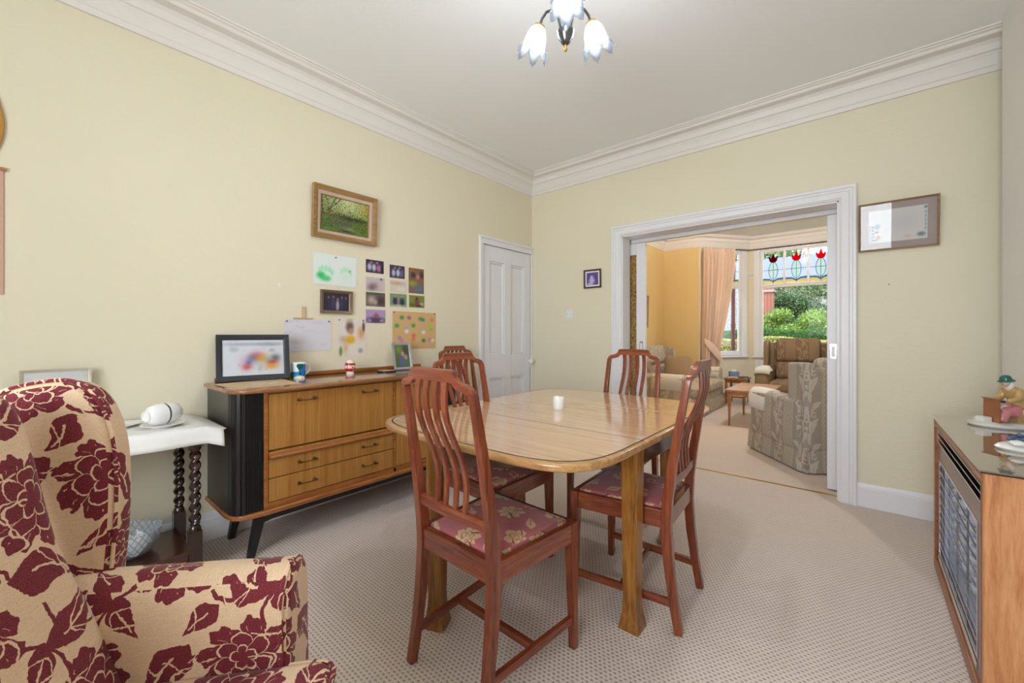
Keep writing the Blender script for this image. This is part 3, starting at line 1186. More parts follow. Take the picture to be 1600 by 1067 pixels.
# ------------------------------------------------------------------ bay walls and windows
def bay_face(n, P, Q, u0, u1, panes):
    """Wall and sash window between plan points P and Q; local x along the face, -y into the room."""
    P, Q = Vector(P), Vector(Q)
    L = (Q - P).length
    ang = atan2(Q.y - P.y, Q.x - P.x)
    Mx = Matrix.Translation((P.x, P.y, 0)) @ Matrix.Rotation(ang, 4, 'Z')
    ZS, ZT, ZM = 0.742, 2.640, 1.975
    w = MB()
    w.M = Mx
    w.box(0, L, 0, 0.12, 0, ZS)
    w.box(0, L, 0, 0.12, ZT, H)
    w.box(0, u0, 0, 0.12, ZS, ZT)
    w.box(u1, L, 0, 0.12, ZS, ZT)
    structure(w.build('wall_bay_%s' % ('left', 'front', 'right')[n - 4], M['wall'], smooth=False))
    e = struct_empty('window_%d' % (n - 3 if n < 6 else 4), Mx)
    f = MB()
    cw = 0.085
    # casing on the room side
    f.box(u0 - 0.01, u0 + cw, -0.022, 0.03, ZS, ZT)
    f.box(u1 - cw, u1 + 0.01, -0.022, 0.03, ZS, ZT)
    f.box(u0 + cw, u1 - cw, -0.022, 0.03, ZT - 0.05, ZT)
    f.build('casing', M['white'], e, bevel=0.004)
    s = MB()
    s.box(u0 - 0.03, u1 + 0.03, -0.055, 0.03, ZS - 0.028, ZS)
    s.build('window_sill', M['white'], e, bevel=0.006)
    a, b = u0 + cw, u1 - cw
    sh = MB()
    r = 0.045
    sh.box(a, a + r, 0.012, 0.05, ZS, ZM)
    sh.box(b - r, b, 0.012, 0.05, ZS, ZM)
    sh.box(a + r, b - r, 0.012, 0.05, ZS, ZS + 0.085)
    sh.box(a + r, b - r, 0.012, 0.05, ZM - 0.03, ZM)
    sh.build('lower_sash', M['white'], e, bevel=0.004)
    MB().box(a + r, b - r, 0.028, 0.032, ZS + 0.085, ZM - 0.03).build('pane', M['glass'], e, smooth=False)
    up = MB()
    up.box(a, a + r, 0.0, 0.06, ZM, ZT - 0.05)
    up.box(b - r, b, 0.0, 0.06, ZM, ZT - 0.05)
    up.box(a + r, b - r, 0.0, 0.06, ZM, ZM + 0.035)
    up.box(a + r, b - r, 0.0, 0.06, ZT - 0.075, ZT - 0.05)
    zb, zt = ZM + 0.035, ZT - 0.075
    k = len(panes)
    W_ = (b - a - 2 * r)
    mw = 0.034
    pw = (W_ - mw * (k - 1)) / k
    for i in range(1, k):
        x = a + r + i * pw + (i - 1) * mw
        up.box(x, x + mw, 0.0, 0.06, zb, zt)
    up.build('upper_sash', M['white'], e, bevel=0.004)
    for i in range(k):
        x0 = a + r + i * (pw + mw)
        xm = x0 + pw / 2
        hh = zt - zb
        pe = MB()
        # clear background quarries; the oval, base band and flower have their own glass
        ov = [(xm + 0.062 * (pw / 0.28) * sin(2 * pi * q / 28) * 1.0, zb + hh * 0.41 + hh * 0.27 * cos(2 * pi * q / 28)) for q in range(28)]
        MB().box(x0, x0 + pw, 0.032, 0.034, zb, zt).build('stained_pane', M['glass'], e, smooth=False)
        MB().prism(ov, 0.0285, 0.0315, 'xz').build('oval_quarry', M['glass_green'], e, smooth=False)
        MB().prism([(x0, zb), (x0 + pw, zb), (x0 + pw, zb + hh * 0.13), (xm + pw * .18, zb + hh * 0.12), (xm, zb + hh * 0.06), (xm - pw * .18, zb + hh * 0.12), (x0, zb + hh * 0.13)], 0.029, 0.0315, 'xz').build('amber_quarry', M['glass_amber'], e, smooth=False)
        MB().prism([(x0, zb + hh * .132), (xm - pw * .18, zb + hh * .122), (xm, zb + hh * .062), (xm + pw * .18, zb + hh * .122), (x0 + pw, zb + hh * .132), (x0 + pw, zb + hh * .185), (xm + pw * .2, zb + hh * .165), (xm, zb + hh * .10), (xm - pw * .2, zb + hh * .165), (x0, zb + hh * .175)], 0.029, 0.0315, 'xz').build('blue_quarry', M['glass_blue'], e, smooth=False)
        fw, z0 = pw * 0.215, zb + hh * 0.665
        tul = [(0, 0), (0.55, 0.05), (0.85, 0.22), (1.0, 0.62), (0.98, 0.70), (0.52, 0.46), (0.30, 0.62), (0.12, 0.92), (0, 1.06), (-0.12, 0.92), (-0.30, 0.62), (-0.52, 0.46), (-0.98, 0.70), (-1.0, 0.62), (-0.85, 0.22), (-0.55, 0.05)]
        tp = [(xm + p * fw, z0 + q * hh * 0.285) for p, q in tul]
        MB().prism(tp, 0.0275, 0.0315, 'xz').build('tulip', M['glass_darkred' if panes[i] else 'glass_red'], e, smooth=False)
        ld = MB()
        y = 0.028

        def lead(pts, wd=0.0038):
            ld.tube([(p, y, q) for p, q in pts], wd, 5)
        lead(ov + [ov[0]])
        lead(tp + [tp[0]], 0.0032)
        lead([(xm, zb), (xm, z0)])
        lead([(x0, zb + hh * .43), (x0 + pw, zb + hh * .43)])
        lead([(x0, zb + hh * .13), (xm - pw * .18, zb + hh * .12), (xm, zb + hh * .05), (xm + pw * .18, zb + hh * .12), (x0 + pw, zb + hh * .13)])
        lead([(x0, zb + hh * .80), (xm - pw * .30, zb + hh * .84), (xm - pw * .2, zb + hh * .80)])
        lead([(x0 + pw, zb + hh * .80), (xm + pw * .30, zb + hh * .84), (xm + pw * .2, zb + hh * .80)])
        lead([(xm, z0 + hh * .28), (xm, zt)], 0.003)
        ld.build('lead_lines', M['lead'], e)
    return e, Mx


bay_face(5, BB, BC, 0.090, 1.318, [1, 0, 0])
bay_face(4, BA, BB, 0.10, 0.955, [0, 0])
bay_face(6, BC, BD, 0.07, 0.93, [0, 0])
# framed panelling under the front bay window
pm = MB()
for a, b in ((-1.44, -0.86), (-0.80, -0.22)):
    pm.box(a, b, 8.388, 8.40, 0.16, 0.66)
    pm.box(a, a + 0.05, 8.376, 8.388, 0.16, 0.66)
    pm.box(b - 0.05, b, 8.376, 8.388, 0.16, 0.66)
    pm.box(a + 0.05, b - 0.05, 8.376, 8.388, 0.61, 0.66)
    pm.box(a + 0.05, b - 0.05, 8.376, 8.388, 0.16, 0.21)
structure(pm.build('trim_9', M['white'], bevel=0.003))
# picture rail stub between the bay windows
pm = MB()
pm.tube([(BB[0] - 0.055, BB[1] - 0.075, 2.19), (BB[0] - 0.004, BB[1] - 0.012, 2.19), (BB[0] + 0.075, BB[1] - 0.012, 2.19)], 0.016, 8)
structure(pm.build('trim_10', M['white']))
# curtain track
ct = MB()


def inset(p, q, d):
    v = (Vector(q) - Vector(p)).normalized()
    n = Vector((v.y, -v.x))
    return Vector(p) + n * d, Vector(q) + n * d


a1, a2 = inset(BA, BB, 0.05)
b1, b2 = inset(BB, BC, 0.05)
ct.tube([(a1.x + .03, a1.y + .04, 2.628), ((a2.x + b1.x) / 2 + 0.005, (a2.y + b1.y) / 2 - .005, 2.628), (b2.x, b2.y, 2.628)], 0.011, 8)
o = ct.build('curtain_rail', M['gunmetal'])
tag(o, 'thin grey curtain rail bent round the bay above the tulip windows', 'curtain rail')

# curtain: pleated sheet drawn to the left by a tie-back
th = thing('curtain', 'long peach pleated curtain tied back at the left of the bay', 'curtain', (0, 0, 0))
d_ = (Vector(BB) - Vector(BA)).normalized()
n_ = Vector((d_.y, -d_.x))
O = Vector(BA) + n_ * 0.10 - d_ * 0.03
vs, fs = [], []
nu, nz = 130, 46
for i in range(nz + 1):
    z = 2.615 - (2.615 - 0.30) * i / nz
    k = (2.615 - z) / (2.615 - 0.92)
    if k <= 1:
        wd = 0.66 - 0.34 * k ** 1.6
    else:
        wd = 0.32 - 0.05 * (k - 1)
    amp = 0.056 + 0.004 * min(k, 1)
    for j in range(nu + 1):
        s = j / nu
        u = wd * s
        ph = 2 * pi * 9 * s + 0.35 * sin(5 * s) + 0.5 * sin(2.4 * k)
        off = amp * sin(ph) + 0.012 * sin(ph * 2.3 + 1)
        if z > 2.56:
            off = off * 0.6 + 0.008 * sin(2 * pi * 24 * s)
        p = O + d_ * (u + 0.006 * cos(ph * 1.3)) + n_ * (off + 0.035)
        vs.append((p.x, p.y, z))
for i in range(nz):
    for j in range(nu):
        a = i * (nu + 1) + j
        fs.append((a, a + 1, a + nu + 2, a + nu + 1))
m = MB()
m.add(vs, fs)
cur = m.build('pleated_panel', M['curtain'], th, angle=80)
tb = MB()
P0, P1 = O - d_ * 0.02 + n_ * 0.105, O + d_ * 0.335 + n_ * 0.125
vs, fs = [], []
N = 20
for i in range(N + 1):
    t = i / N
    p = P0 * (1 - t) + P1 * t + n_ * (0.035 * sin(pi * t))
    zc = 1.02 - 0.36 * t
    hw = 0.015 + 0.075 * sin(pi * min(1, t * 0.9 + 0.08)) ** 0.8
    for zz, o2 in ((zc - hw, 0), (zc, 0.012), (zc + hw, 0), (zc, -0.004)):
        q = p + n_ * o2
        vs.append((q.x, q.y, zz))
for i in range(N):
    for j in range(4):
        fs.append((i * 4 + j, i * 4 + (j + 1) % 4, i * 4 + 4 + (j + 1) % 4, i * 4 + 4 + j))
fs += [(0, 1, 2, 3), (N * 4 + 3, N * 4 + 2, N * 4 + 1, N * 4)]
tb.add(vs, fs)
tb.build('tie_back', M['curtain'], th, angle=60)

# ------------------------------------------------------------------ dining table: fixed centre, two flaps, two swung gate legs
TX0, TX1, TY0, TY1, TZ = -1.725, -0.592, 0.985, 2.485, 0.755
J0, J1 = 1.462, 2.030
tt = thing('dining_table', 'oval-cornered oak dining table with glossy laminate top and flared legs', 'dining table', (-1.158, 1.735, 0))
ox, oy = -1.158, 1.735


def round_rect(x0, x1, y0, y1, r, n=6):
    pts = []
    for cx, cy, a0 in ((x0 + r, y0 + r, pi), (x1 - r, y0 + r, 1.5 * pi), (x1 - r, y1 - r, 0), (x0 + r, y1 - r, 0.5 * pi)):
        pts += [(cx + r * cos(a0 + pi / 2 * k / n), cy + r * sin(a0 + pi / 2 * k / n)) for k in range(n + 1)]
    return pts


hx = (TX1 - TX0) / 2
hy = (TY1 - TY0) / 2


def super_pts(y0, y1, end):
    """Half outline of the top: superellipse corners on one end (end=-1 near, +1 far), straight on the other."""
    pts = []
    for k in range(33):
        a = pi * k / 32
        e = 0.40
        c, s_ = cos(a), sin(a)
        x = hx * (abs(c) ** e) * (1 if c >= 0 else -1)
        yy = (abs(s_) ** 0.42)
        pts.append((x, yy))
    if end < 0:
        L = y1 - y0
        return [(x, y1 - L * yy) for x, yy in pts][::-1]
    L = y1 - y0
    return [(x, y0 + L * yy) for x, yy in pts]


def top_piece(name, pts):
    m = MB()
    # oak-edged core, then a thin laminate face with a dark inlay line between
    m.slab(pts, TZ - 0.028, TZ - 0.001, 0.009, 'xy')
    o = m.build(name, M['oak_edge'], tt)
    xs = [p[0] for p in pts]
    ys = [p[1] for p in pts]
    cx, cy = (min(xs) + max(xs)) / 2, (min(ys) + max(ys)) / 2

    def ins(p, d):
        x, y = p
        q = Vector((x, y))
        # pull in towards the table's own middle, not across the joints
        sx = d if abs(x) > hx * 0.2 else d * abs(x) / (hx * 0.2)
        x2 = x - math.copysign(sx, x)
        y2 = y
        if name == 'flap' and cy < 0: y2 = y + d * max(0, min(1, (J0 - oy - y) / 0.2))
        if name == 'flap' and cy > 0: y2 = y - d * max(0, min(1, (y - J1 + oy) / 0.2))
        return (x2, y2)
    MB().prism([ins(p, 0.020) for p in pts], TZ - 0.0012, TZ - 0.0004, 'xy').build('inlay_line', M['dark_gap'], o, smooth=False)
    MB().prism([ins(p, 0.0245) for p in pts], TZ - 0.001, TZ, 'xy').build('laminate', M['table_top'], o, smooth=False)
    return o


MB().box(-hx + 0.024, hx - 0.024, J1 - oy - 0.0025, J1 - oy + 0.0025, TZ - 0.002, TZ + 0.0003).build('joint_strip', M['kraft'], tt, smooth=False)
g_ = 0.0026
top_piece('tabletop', [(-hx, J0 - oy + g_), (hx, J0 - oy + g_), (hx, J1 - oy - g_), (-hx, J1 - oy - g_)])
top_piece('flap', super_pts(TY0 - oy, J0 - oy - g_, -1))
top_piece('flap', super_pts(J1 - oy + g_, TY1 - oy, 1))
ap = MB()
AX0, AX1, AY0, AY1 = -1.655 - ox, -0.665 - ox, 1.505 - oy, 2.02 - oy
ap.box(AX0, AX1, AY0, AY0 + 0.022, 0.622, TZ - 0.029)
ap.box(AX0, AX1, AY1 - 0.022, AY1, 0.622, TZ - 0.029)
ap.box(AX0, AX0 + 0.022, AY0 + 0.022, AY1 - 0.022, 0.622, TZ - 0.029)
ap.box(AX1 - 0.022, AX1, AY0 + 0.022, AY1 - 0.022, 0.622, TZ - 0.029)
ap.build('apron', M['oak_dark'], tt, bevel=0.002)


def oak_leg(x, y, rot=0.0):
    m = MB()
    m.M = Matrix.Translation((x, y, 0)) @ Matrix.Rotation(rot, 4, 'Z')
    secs = [(0.000, 0.080), (0.012, 0.082), (0.020, 0.078), (0.050, 0.066), (0.085, 0.058), (0.12, 0.0555), (0.40, 0.061), (0.62, 0.066), (TZ - 0.03, 0.066)]
    vs, fs = [], []
    for z, wd in secs:
        h = wd / 2
        c = h * 0.93
        vs += [(-h, -c, z), (-c, -h, z), (c, -h, z), (h, -c, z), (h, c, z), (c, h, z), (-c, h, z), (-h, c, z)]
    for i in range(len(secs) - 1):
        for q in range(8):
            fs.append((i * 8 + q, i * 8 + (q + 1) % 8, i * 8 + 8 + (q + 1) % 8, i * 8 + 8 + q))
    fs.append(tuple(range(8))[::-1])
    fs.append(tuple(range((len(secs) - 1) * 8, len(secs) * 8)))
    m.add(vs, fs)
    return m.build('leg', M['oak_leg'], tt, angle=30)


oak_leg(-0.680 - ox, 1.525 - oy)
oak_leg(-1.640 - ox, 1.998 - oy)
oak_leg(-1.272 - ox, 1.040 - oy, radians(24))
oak_leg(-0.815 - ox, 2.262 - oy, radians(20))
for p, q in (((-1.272, 1.040), (-0.79, 1.50)), ((-0.815, 2.262), (-1.46, 2.03))):
    m = MB()
    m.bar([(p[0] - ox, p[1] - oy, 0.662), (q[0] - ox, q[1] - oy, 0.662)], (0.022, 0.09))
    m.build('gate_rail', M['oak_dark'], tt, bevel=0.002)

# ------------------------------------------------------------------ dining chairs
SZ = 0.462


def make_chair(label):
    t = thing('dining_chair', label, 'chair', (0, 0, 0), 0, 'mahogany dining chairs')
    fw, rw = 0.435, 0.385           # over the front and rear legs
    fy, ry = 0.200, -0.200
    lg = 0.036
    # front legs, tapered inside faces
    for s in (-1, 1):
        m = MB()
        xo = s * fw / 2
        a = xo - s * lg
        b = xo - s * (lg - 0.010)
        yo = fy
        def ring(z, xi, dy):
            x0, x1 = sorted((xo, xi))
            return [(x0, yo - dy, z), (x1, yo - dy, z), (x1, yo, z), (x0, yo, z)]
        vs = ring(0, b, lg - 0.010) + ring(0.37, a, lg) + ring(SZ, a, lg)
        fs = [(3, 2, 1, 0), (8, 9, 10, 11)] + [(k * 4 + i, k * 4 + (i + 1) % 4, k * 4 + 4 + (i + 1) % 4, k * 4 + 4 + i) for k in range(2) for i in range(4)]
        m.add(vs, fs)
        m.build('leg', M['mahogany'], t, bevel=0.003)
    # rear legs run up into the back posts; the shoulder turns inwards at the top
    for s in (-1, 1):
        m = MB()
        path = [(s * 0.180, -0.246, 0.0), (s * 0.1775, -0.226, 0.12), (s * 0.1755, -0.208, 0.26), (s * 0.1755, -0.198, 0.40), (s * 0.1765, -0.203, 0.50), (s * 0.1765, -0.222, 0.65), (s * 0.1735, -0.250, 0.82), (s * 0.1695, -0.272, 0.945), (s * 0.1680, -0.277, 0.972)]
        secs = [(0.028, 0.030), (0.029, 0.033), (0.031, 0.037), (0.032, 0.040), (0.032, 0.038), (0.029, 0.034), (0.026, 0.028), (0.025, 0.024), (0.025, 0.023)]
        m.bar(path, secs, (0, 1, 0))
        m.build('leg', M['mahogany'], t, bevel=0.003)
    # seat rails
    m = MB()
    z0, z1 = SZ - 0.070, SZ
    m.box(-fw / 2 + lg, fw / 2 - lg, fy - 0.024, fy - 0.003, z0, z1)
    m.build('seat_rail', M['mahogany_x'], t, bevel=0.003)
    m = MB()
    m.box(-0.16, 0.16, ry - 0.012, ry + 0.014, z0, z1)
    m.build('seat_rail', M['mahogany_x'], t, bevel=0.003)
    for s in (-1, 1):
        m = MB()
        m.bar([(s * (rw / 2 - 0.014), ry + 0.0, (z0 + z1) / 2), (s * (fw / 2 - 0.014), fy - lg, (z0 + z1) / 2)], (0.022, 0.07))
        m.build('seat_rail', M['mahogany_y'], t, bevel=0.003)
    # drop-in seat
    m = MB()
    iy0, iy1 = ry + 0.020, fy - 0.028
    for k, (ins, z) in enumerate(((0.004, SZ - 0.02), (0.0, SZ - 0.004), (0.004, SZ + 0.006), (0.016, SZ + 0.014), (0.05, SZ + 0.021), (0.10, SZ + 0.024))):
        r0, r1 = rw / 2 - 0.030 - ins, fw / 2 - 0.030 - ins
        m.v += [(-r0, iy0 + ins, z), (r0, iy0 + ins, z), (r1, iy1 - ins, z), (-r1, iy1 - ins, z)]
    m.f += [(k * 4 + i, k * 4 + (i + 1) % 4, k * 4 + 4 + (i + 1) % 4, k * 4 + 4 + i) for k in range(5) for i in range(4)] + [(3, 2, 1, 0), (20, 21, 22, 23)]
    m.build('seat', M['seat'], t, uv=True, angle=60)
    # crest rail with stepped shoulders
    half = [(0.0, 1.040), (0.096, 1.040), (0.104, 1.036), (0.110, 1.022), (0.120, 1.009), (0.134, 1.003), (0.150, 1.0), (0.164, 0.995), (0.175, 0.985), (0.181, 0.970)]
    halfin = [(0.156, 0.968), (0.150, 0.974), (0.138, 0.976), (0.122, 0.979), (0.108, 0.986), (0.098, 0.997), (0.088, 1.001), (0.0, 1.001)]
    out = half + halfin
    out = out + [(-x, z) for x, z in out[::-1] if abs(x) > 1e-6]
    m = MB()
    m.prism(out, -0.011, 0.011, 'xz')
    vv = []
    for x, y, z in m.v:
        vv.append((x, y - 0.283 - 0.12 * (z - 1.0) - 0.010 * (1 - (x / 0.18) ** 2), z))
    m.v = vv
    m.build('crest_rail', M['mahogany_x'], t, bevel=0.003)
    # lower back rail
    m = MB()
    m.bar([(-0.165, -0.214, 0.568), (0, -0.221, 0.566), (0.165, -0.214, 0.568)], (0.018, 0.036))
    m.build('back_rail', M['mahogany_x'], t, bevel=0.003)
    # four wavy splats
    for k in range(4):
        xt = (-0.0665, -0.0225, 0.0225, 0.0665)[k]
        xb = (-0.072, -0.025, 0.025, 0.072)[k]
        path, sc = [], []
        for i in range(11):
            f_ = i / 10
            z = 0.582 + (1.012 - 0.582) * f_
            y = -0.220 - 0.073 * f_ + 0.022 * sin(2 * pi * (f_ - 0.02)) * (1 if 0 < i < 10 else 0.2)
            path.append((xb + (xt - xb) * f_, y, z))
            sc.append((0.018 + 0.006 * f_, 0.011))
        m = MB()
        m.bar(path, sc, (0, 1, 0))
        m.build('splat', M['mahogany'], t, bevel=0.002)
    # H stretcher
    for s in (-1, 1):
        m = MB()
        m.bar([(s * 0.176, -0.214, 0.108), (s * 0.2025, fy - 0.022, 0.108)], (0.018, 0.028))
        m.build('stretcher', M['mahogany_y'], t, bevel=0.002)
    m = MB()
    m.bar([(-0.178, -0.02, 0.108), (0.178, -0.02, 0.108)], (0.020, 0.026))
    m.build('stretcher', M['mahogany_x'], t, bevel=0.002)
    return t


ch = make_chair('mahogany dining chair at the near end of the table, its whole slatted back in view')
ch.location = (-1.010, 1.105, 0)
ch.rotation_euler = (0, 0, radians(-1.5))
copy_thing(ch, (-0.785, 1.762, 0), radians(94), 'mahogany dining chair on the doorway side, its back turned towards the gas fire')
copy_thing(ch, (-1.405, 1.53, 0), radians(-90), 'mahogany dining chair pushed under the table on the sideboard side')
copy_thing(ch, (-1.150, 2.32, 0), radians(181), 'mahogany dining chair at the far end of the table, before the wide opening')
copy_thing(ch, (-2.335, 2.335, 0), radians(-90), 'mahogany dining chair against the wall between sideboard and panelled door')

# ------------------------------------------------------------------ candle on the table
cn = thing('candle', 'short white candle standing in the middle of the dining table', 'candle', (-1.200, 1.785, TZ))
m = MB()
m.lathe([(0.0, 0.0), (0.0285, 0.0), (0.0295, 0.002), (0.0295, 0.054), (0.028, 0.0605), (0.022, 0.058), (0.008, 0.053), (0.0, 0.052)], 28)
m.v = [(x, y, z + (0.0012 * sin(3 * atan2(y, x)) + 0.0008 * cos(5 * atan2(y, x)) if z > 0.0575 else 0)) for x, y, z in m.v]
m.build('wax', M['wax'], cn)
m = MB()
m.tube([(0, 0, 0.050), (0.002, 0, 0.060)], 0.0012, 6)
m.build('wick', M['black_satin'], cn)
# ------------------------------------------------------------------ sideboard
SX = -2.312                                   # front plane of the carcase
SB = 0.872                                    # top surface
sb = thing('sideboard', 'long teak sideboard with black tambour end and splayed black legs', 'sideboard', (-2.52, 1.365, 0))
bx, by = -2.52, 1.365
YA, YZ = 0.618, 2.112
m = MB()
top = [(-2.765, YA), (-2.40, YA), (-2.33, YA + 0.012), (-2.285, YA + 0.05), (-2.262, YA + 0.16), (-2.254, by), (-2.262, YZ - 0.16), (-2.285, YZ - 0.05), (-2.33, YZ - 0.012), (-2.40, YZ), (-2.765, YZ)]
m.slab([(x - bx, y - by) for x, y in top], SB - 0.024, SB, 0.010, 'xy')
m.build('top', M['teak_top'], sb)
m = MB()
m.box(-2.765 - bx, -2.745 - bx, 0.665 - by, 2.075 - by, SB, SB + 0.024)
m.build('gallery', M['teak'], sb, bevel=0.006)
m = MB()
bot = [(-2.755, YA + 0.005), (-2.42, YA + 0.005), (-2.345, YA + 0.02), (-2.308, YA + 0.06), (-2.290, YA + 0.16), (-2.288, by), (-2.290, YZ - 0.16), (-2.308, YZ - 0.06), (-2.345, YZ - 0.02), (-2.42, YZ - 0.005), (-2.755, YZ - 0.005)]
m.slab([(x - bx, y - by) for x, y in bot], 0.222, 0.248, 0.008, 'xy')
m.build('base_board', M['teak'], sb)
# carcase ends and back
for y0 in (0.632, 2.078):
    m = MB()
    m.box(-2.75 - bx, -2.385 - bx, y0 - by, y0 + 0.020 - by, 0.248, SB - 0.024)
    m.build('end_panel', M['black'], sb, bevel=0.002)
m = MB()
m.box(-2.75 - bx, -2.335 - bx, 0.775 - by, 1.955 - by, 0.248, SB - 0.024)
m.build('carcase', M['teak'], sb, bevel=0.002)


def tambour(y_from, y_to):
    """Rounded corner of upright black slats from the front round to the end."""
    base = MB()
    r = 0.055
    sgn = 1 if y_from < y_to else -1
    ye = y_from
    path = [(SX - 0.006, y_to)]
    n = 0
    L1 = abs(y_to - ye) - r
    k = 10
    pts = []
    for i in range(k + 1):
        pts.append((SX - 0.006, y_to - sgn * L1 * i / k))
    for i in range(1, 5):
        a = pi / 2 * i / 4
        pts.append((SX - 0.006 - r * (1 - cos(a)), ye + sgn * r - sgn * r * sin(a)))
    pts.append((-2.385, ye))
    e = base
    for a, b in zip(pts[:-1], pts[1:]):
        p, q = Vector(a), Vector(b)
        nrm = Vector((q.y - p.y, p.x - q.x)).normalized() * (0.006 if sgn > 0 else -0.006)
        nrm = nrm if nrm.x > 0 or (abs(nrm.x) < 1e-4 and nrm.y * sgn < 0) else -nrm
        mid = (p + q) / 2 + nrm * 0.55
        base.add([(v.x - bx, v.y - by, z) for z in (0.250, SB - 0.025) for v in (p, p + (q - p) * .12 + nrm * .6, mid, q - (q - p) * .12 + nrm * .6, q)],
                 [(0, 1, 6, 5), (1, 2, 7, 6), (2, 3, 8, 7), (3, 4, 9, 8)])
    return base.build('tambour_shutter', M['black'], sb, angle=25)


t1 = tambour(0.636, 0.768)
t2 = tambour(2.094, 1.962)
h = MB()
h.box(SX - 0.004 - bx, SX + 0.007 - bx, 0.744 - by, 0.758 - by, 0.50, 0.60)
h.build('shutter_pull', M['black_satin'], t1, bevel=0.003)
# face frame, flap, drawers, doors
m = MB()
for a, b in ((0.768, 0.789), (1.527, 1.545), (1.942, 1.962)):
    m.box(-2.335 - bx, SX + 0.002 - bx, a - by, b - by, 0.248, SB - 0.024)
m.box(-2.335 - bx, SX + 0.002 - bx, 0.789 - by, 1.942 - by, 0.836, SB - 0.024)
m.box(-2.335 - bx, SX + 0.002 - bx, 0.789 - by, 1.942 - by, 0.248, 0.276)
m.build('face_frame', M['teak'], sb, bevel=0.002)


def pull(parent, y, z):
    q = MB()
    x = SX + 0.001 - bx
    yy = y - by
    for s in (-1, 1):
        q.M = Matrix.Translation((x, yy + s * 0.040, z)) @ Matrix.Rotation(radians(90), 4, 'Y')
        q.lathe([(0.010, 0), (0.010, 0.003), (0.004, 0.006), (0.0035, 0.016), (0.0055, 0.020), (0.0055, 0.026), (0.0, 0.028)], 10)
    q.M = Matrix.Identity(4)
    q.tube([(x + 0.021, yy - 0.052, z), (x + 0.021, yy - 0.03, z - 0.001), (x + 0.022, yy, z - 0.003), (x + 0.021, yy + 0.03, z - 0.001), (x + 0.021, yy + 0.052, z)], [0.0045, 0.003, 0.0026, 0.003, 0.0045], 8)
    q.build('handle', M['antique_brass'], parent)


def front(name, y0, y1, z0, z1, pulls, lip=0):
    m = MB()
    m.box(-2.33 - bx, SX - bx, y0 + 0.0015 - by, y1 - 0.0015 - by, z0 + 0.0015, z1 - 0.0015)
    o = m.build(name, M['teak_v'], sb, bevel=0.0015)
    if lip:
        q = MB()
        q.prism([(-2.332 - bx, z1), (SX + 0.016 - bx, z1 - 0.022), (SX + 0.020 - bx, z1 - 0.030), (SX + 0.014 - bx, z1 - 0.038), (SX - 0.002 - bx, z1 - 0.042)], y0 + 0.002 - by, y1 - 0.002 - by, 'xz')
        q.build('drawer_lip', M['teak'], o, bevel=0.002)
    for y, z in pulls:
        pull(o, y, z)
    return o


front('drop_flap', 0.790, 1.526, 0.545, 0.835, [(0.978, 0.790), (1.354, 0.790)])
front('drawer', 0.790, 1.526, 0.400, 0.538, [(0.980, 0.454), (1.352, 0.456)], 1)
front('drawer', 0.790, 1.526, 0.278, 0.398, [(0.980, 0.340), (1.352, 0.340)])
front('cupboard_door', 1.546, 1.941, 0.278, 0.835, [(1.735, 0.790)])
# underframe: long rails with splayed legs
for xf, s in ((-2.375, 1), (-2.690, -1)):
    m = MB()
    m.bar([(xf - bx, 0.80 - by, 0.196), (xf - bx, 1.93 - by, 0.196)], (0.032, 0.050))
    m.build('underframe_rail', M['black_satin'], sb, bevel=0.004)
for y in (0.80, 1.93):
    m = MB()
    m.bar([(-2.69 - bx, y - by, 0.200), (-2.375 - bx, y - by, 0.200)], (0.03, 0.042))
    m.build('cross_rail', M['black_satin'], sb, bevel=0.003)
for xf in (-2.375, -2.690):
    for y, s in ((0.80, -1), (1.93, 1)):
        m = MB()
        pts = [(y, 0.222), (y + s * 0.045, 0.212), (y + s * 0.058, 0.190), (y + s * 0.088, 0.0), (y + s * 0.058, 0.0), (y + s * 0.014, 0.165), (y - s * 0.02, 0.172)]
        m.prism([(a - by, b) for a, b in pts], xf - 0.019 - bx, xf + 0.019 - bx, 'yz')
        m.build('leg', M['black_satin'], sb, bevel=0.003)


# ------------------------------------------------------------------ picture frames and prints
def frame_bars(m, w, h, fw, d, steps=((0.0, 0.0), (0.0, 1.0), (0.55, 0.8), (1.0, 0.45), (1.0, 0.0))):
    """Mitred moulding in the xz plane; front towards -y. steps are (fraction inwards, fraction of depth)."""
    n = len(steps)
    vs, fs = [], []
    for sx, sz in ((-1, -1), (1, -1), (1, 1), (-1, 1)):
        for a, b in steps:
            vs.append((sx * (w / 2 - a * fw), -b * d, sz * (h / 2 - a * fw)))
    for i in range(4):
        for k in range(n):
            k2 = (k + 1) % n
            i2 = (i + 1) % 4
            fs.append((i * n + k, i2 * n + k, i2 * n + k2, i * n + k2))
    m.add(vs, fs)
    return m


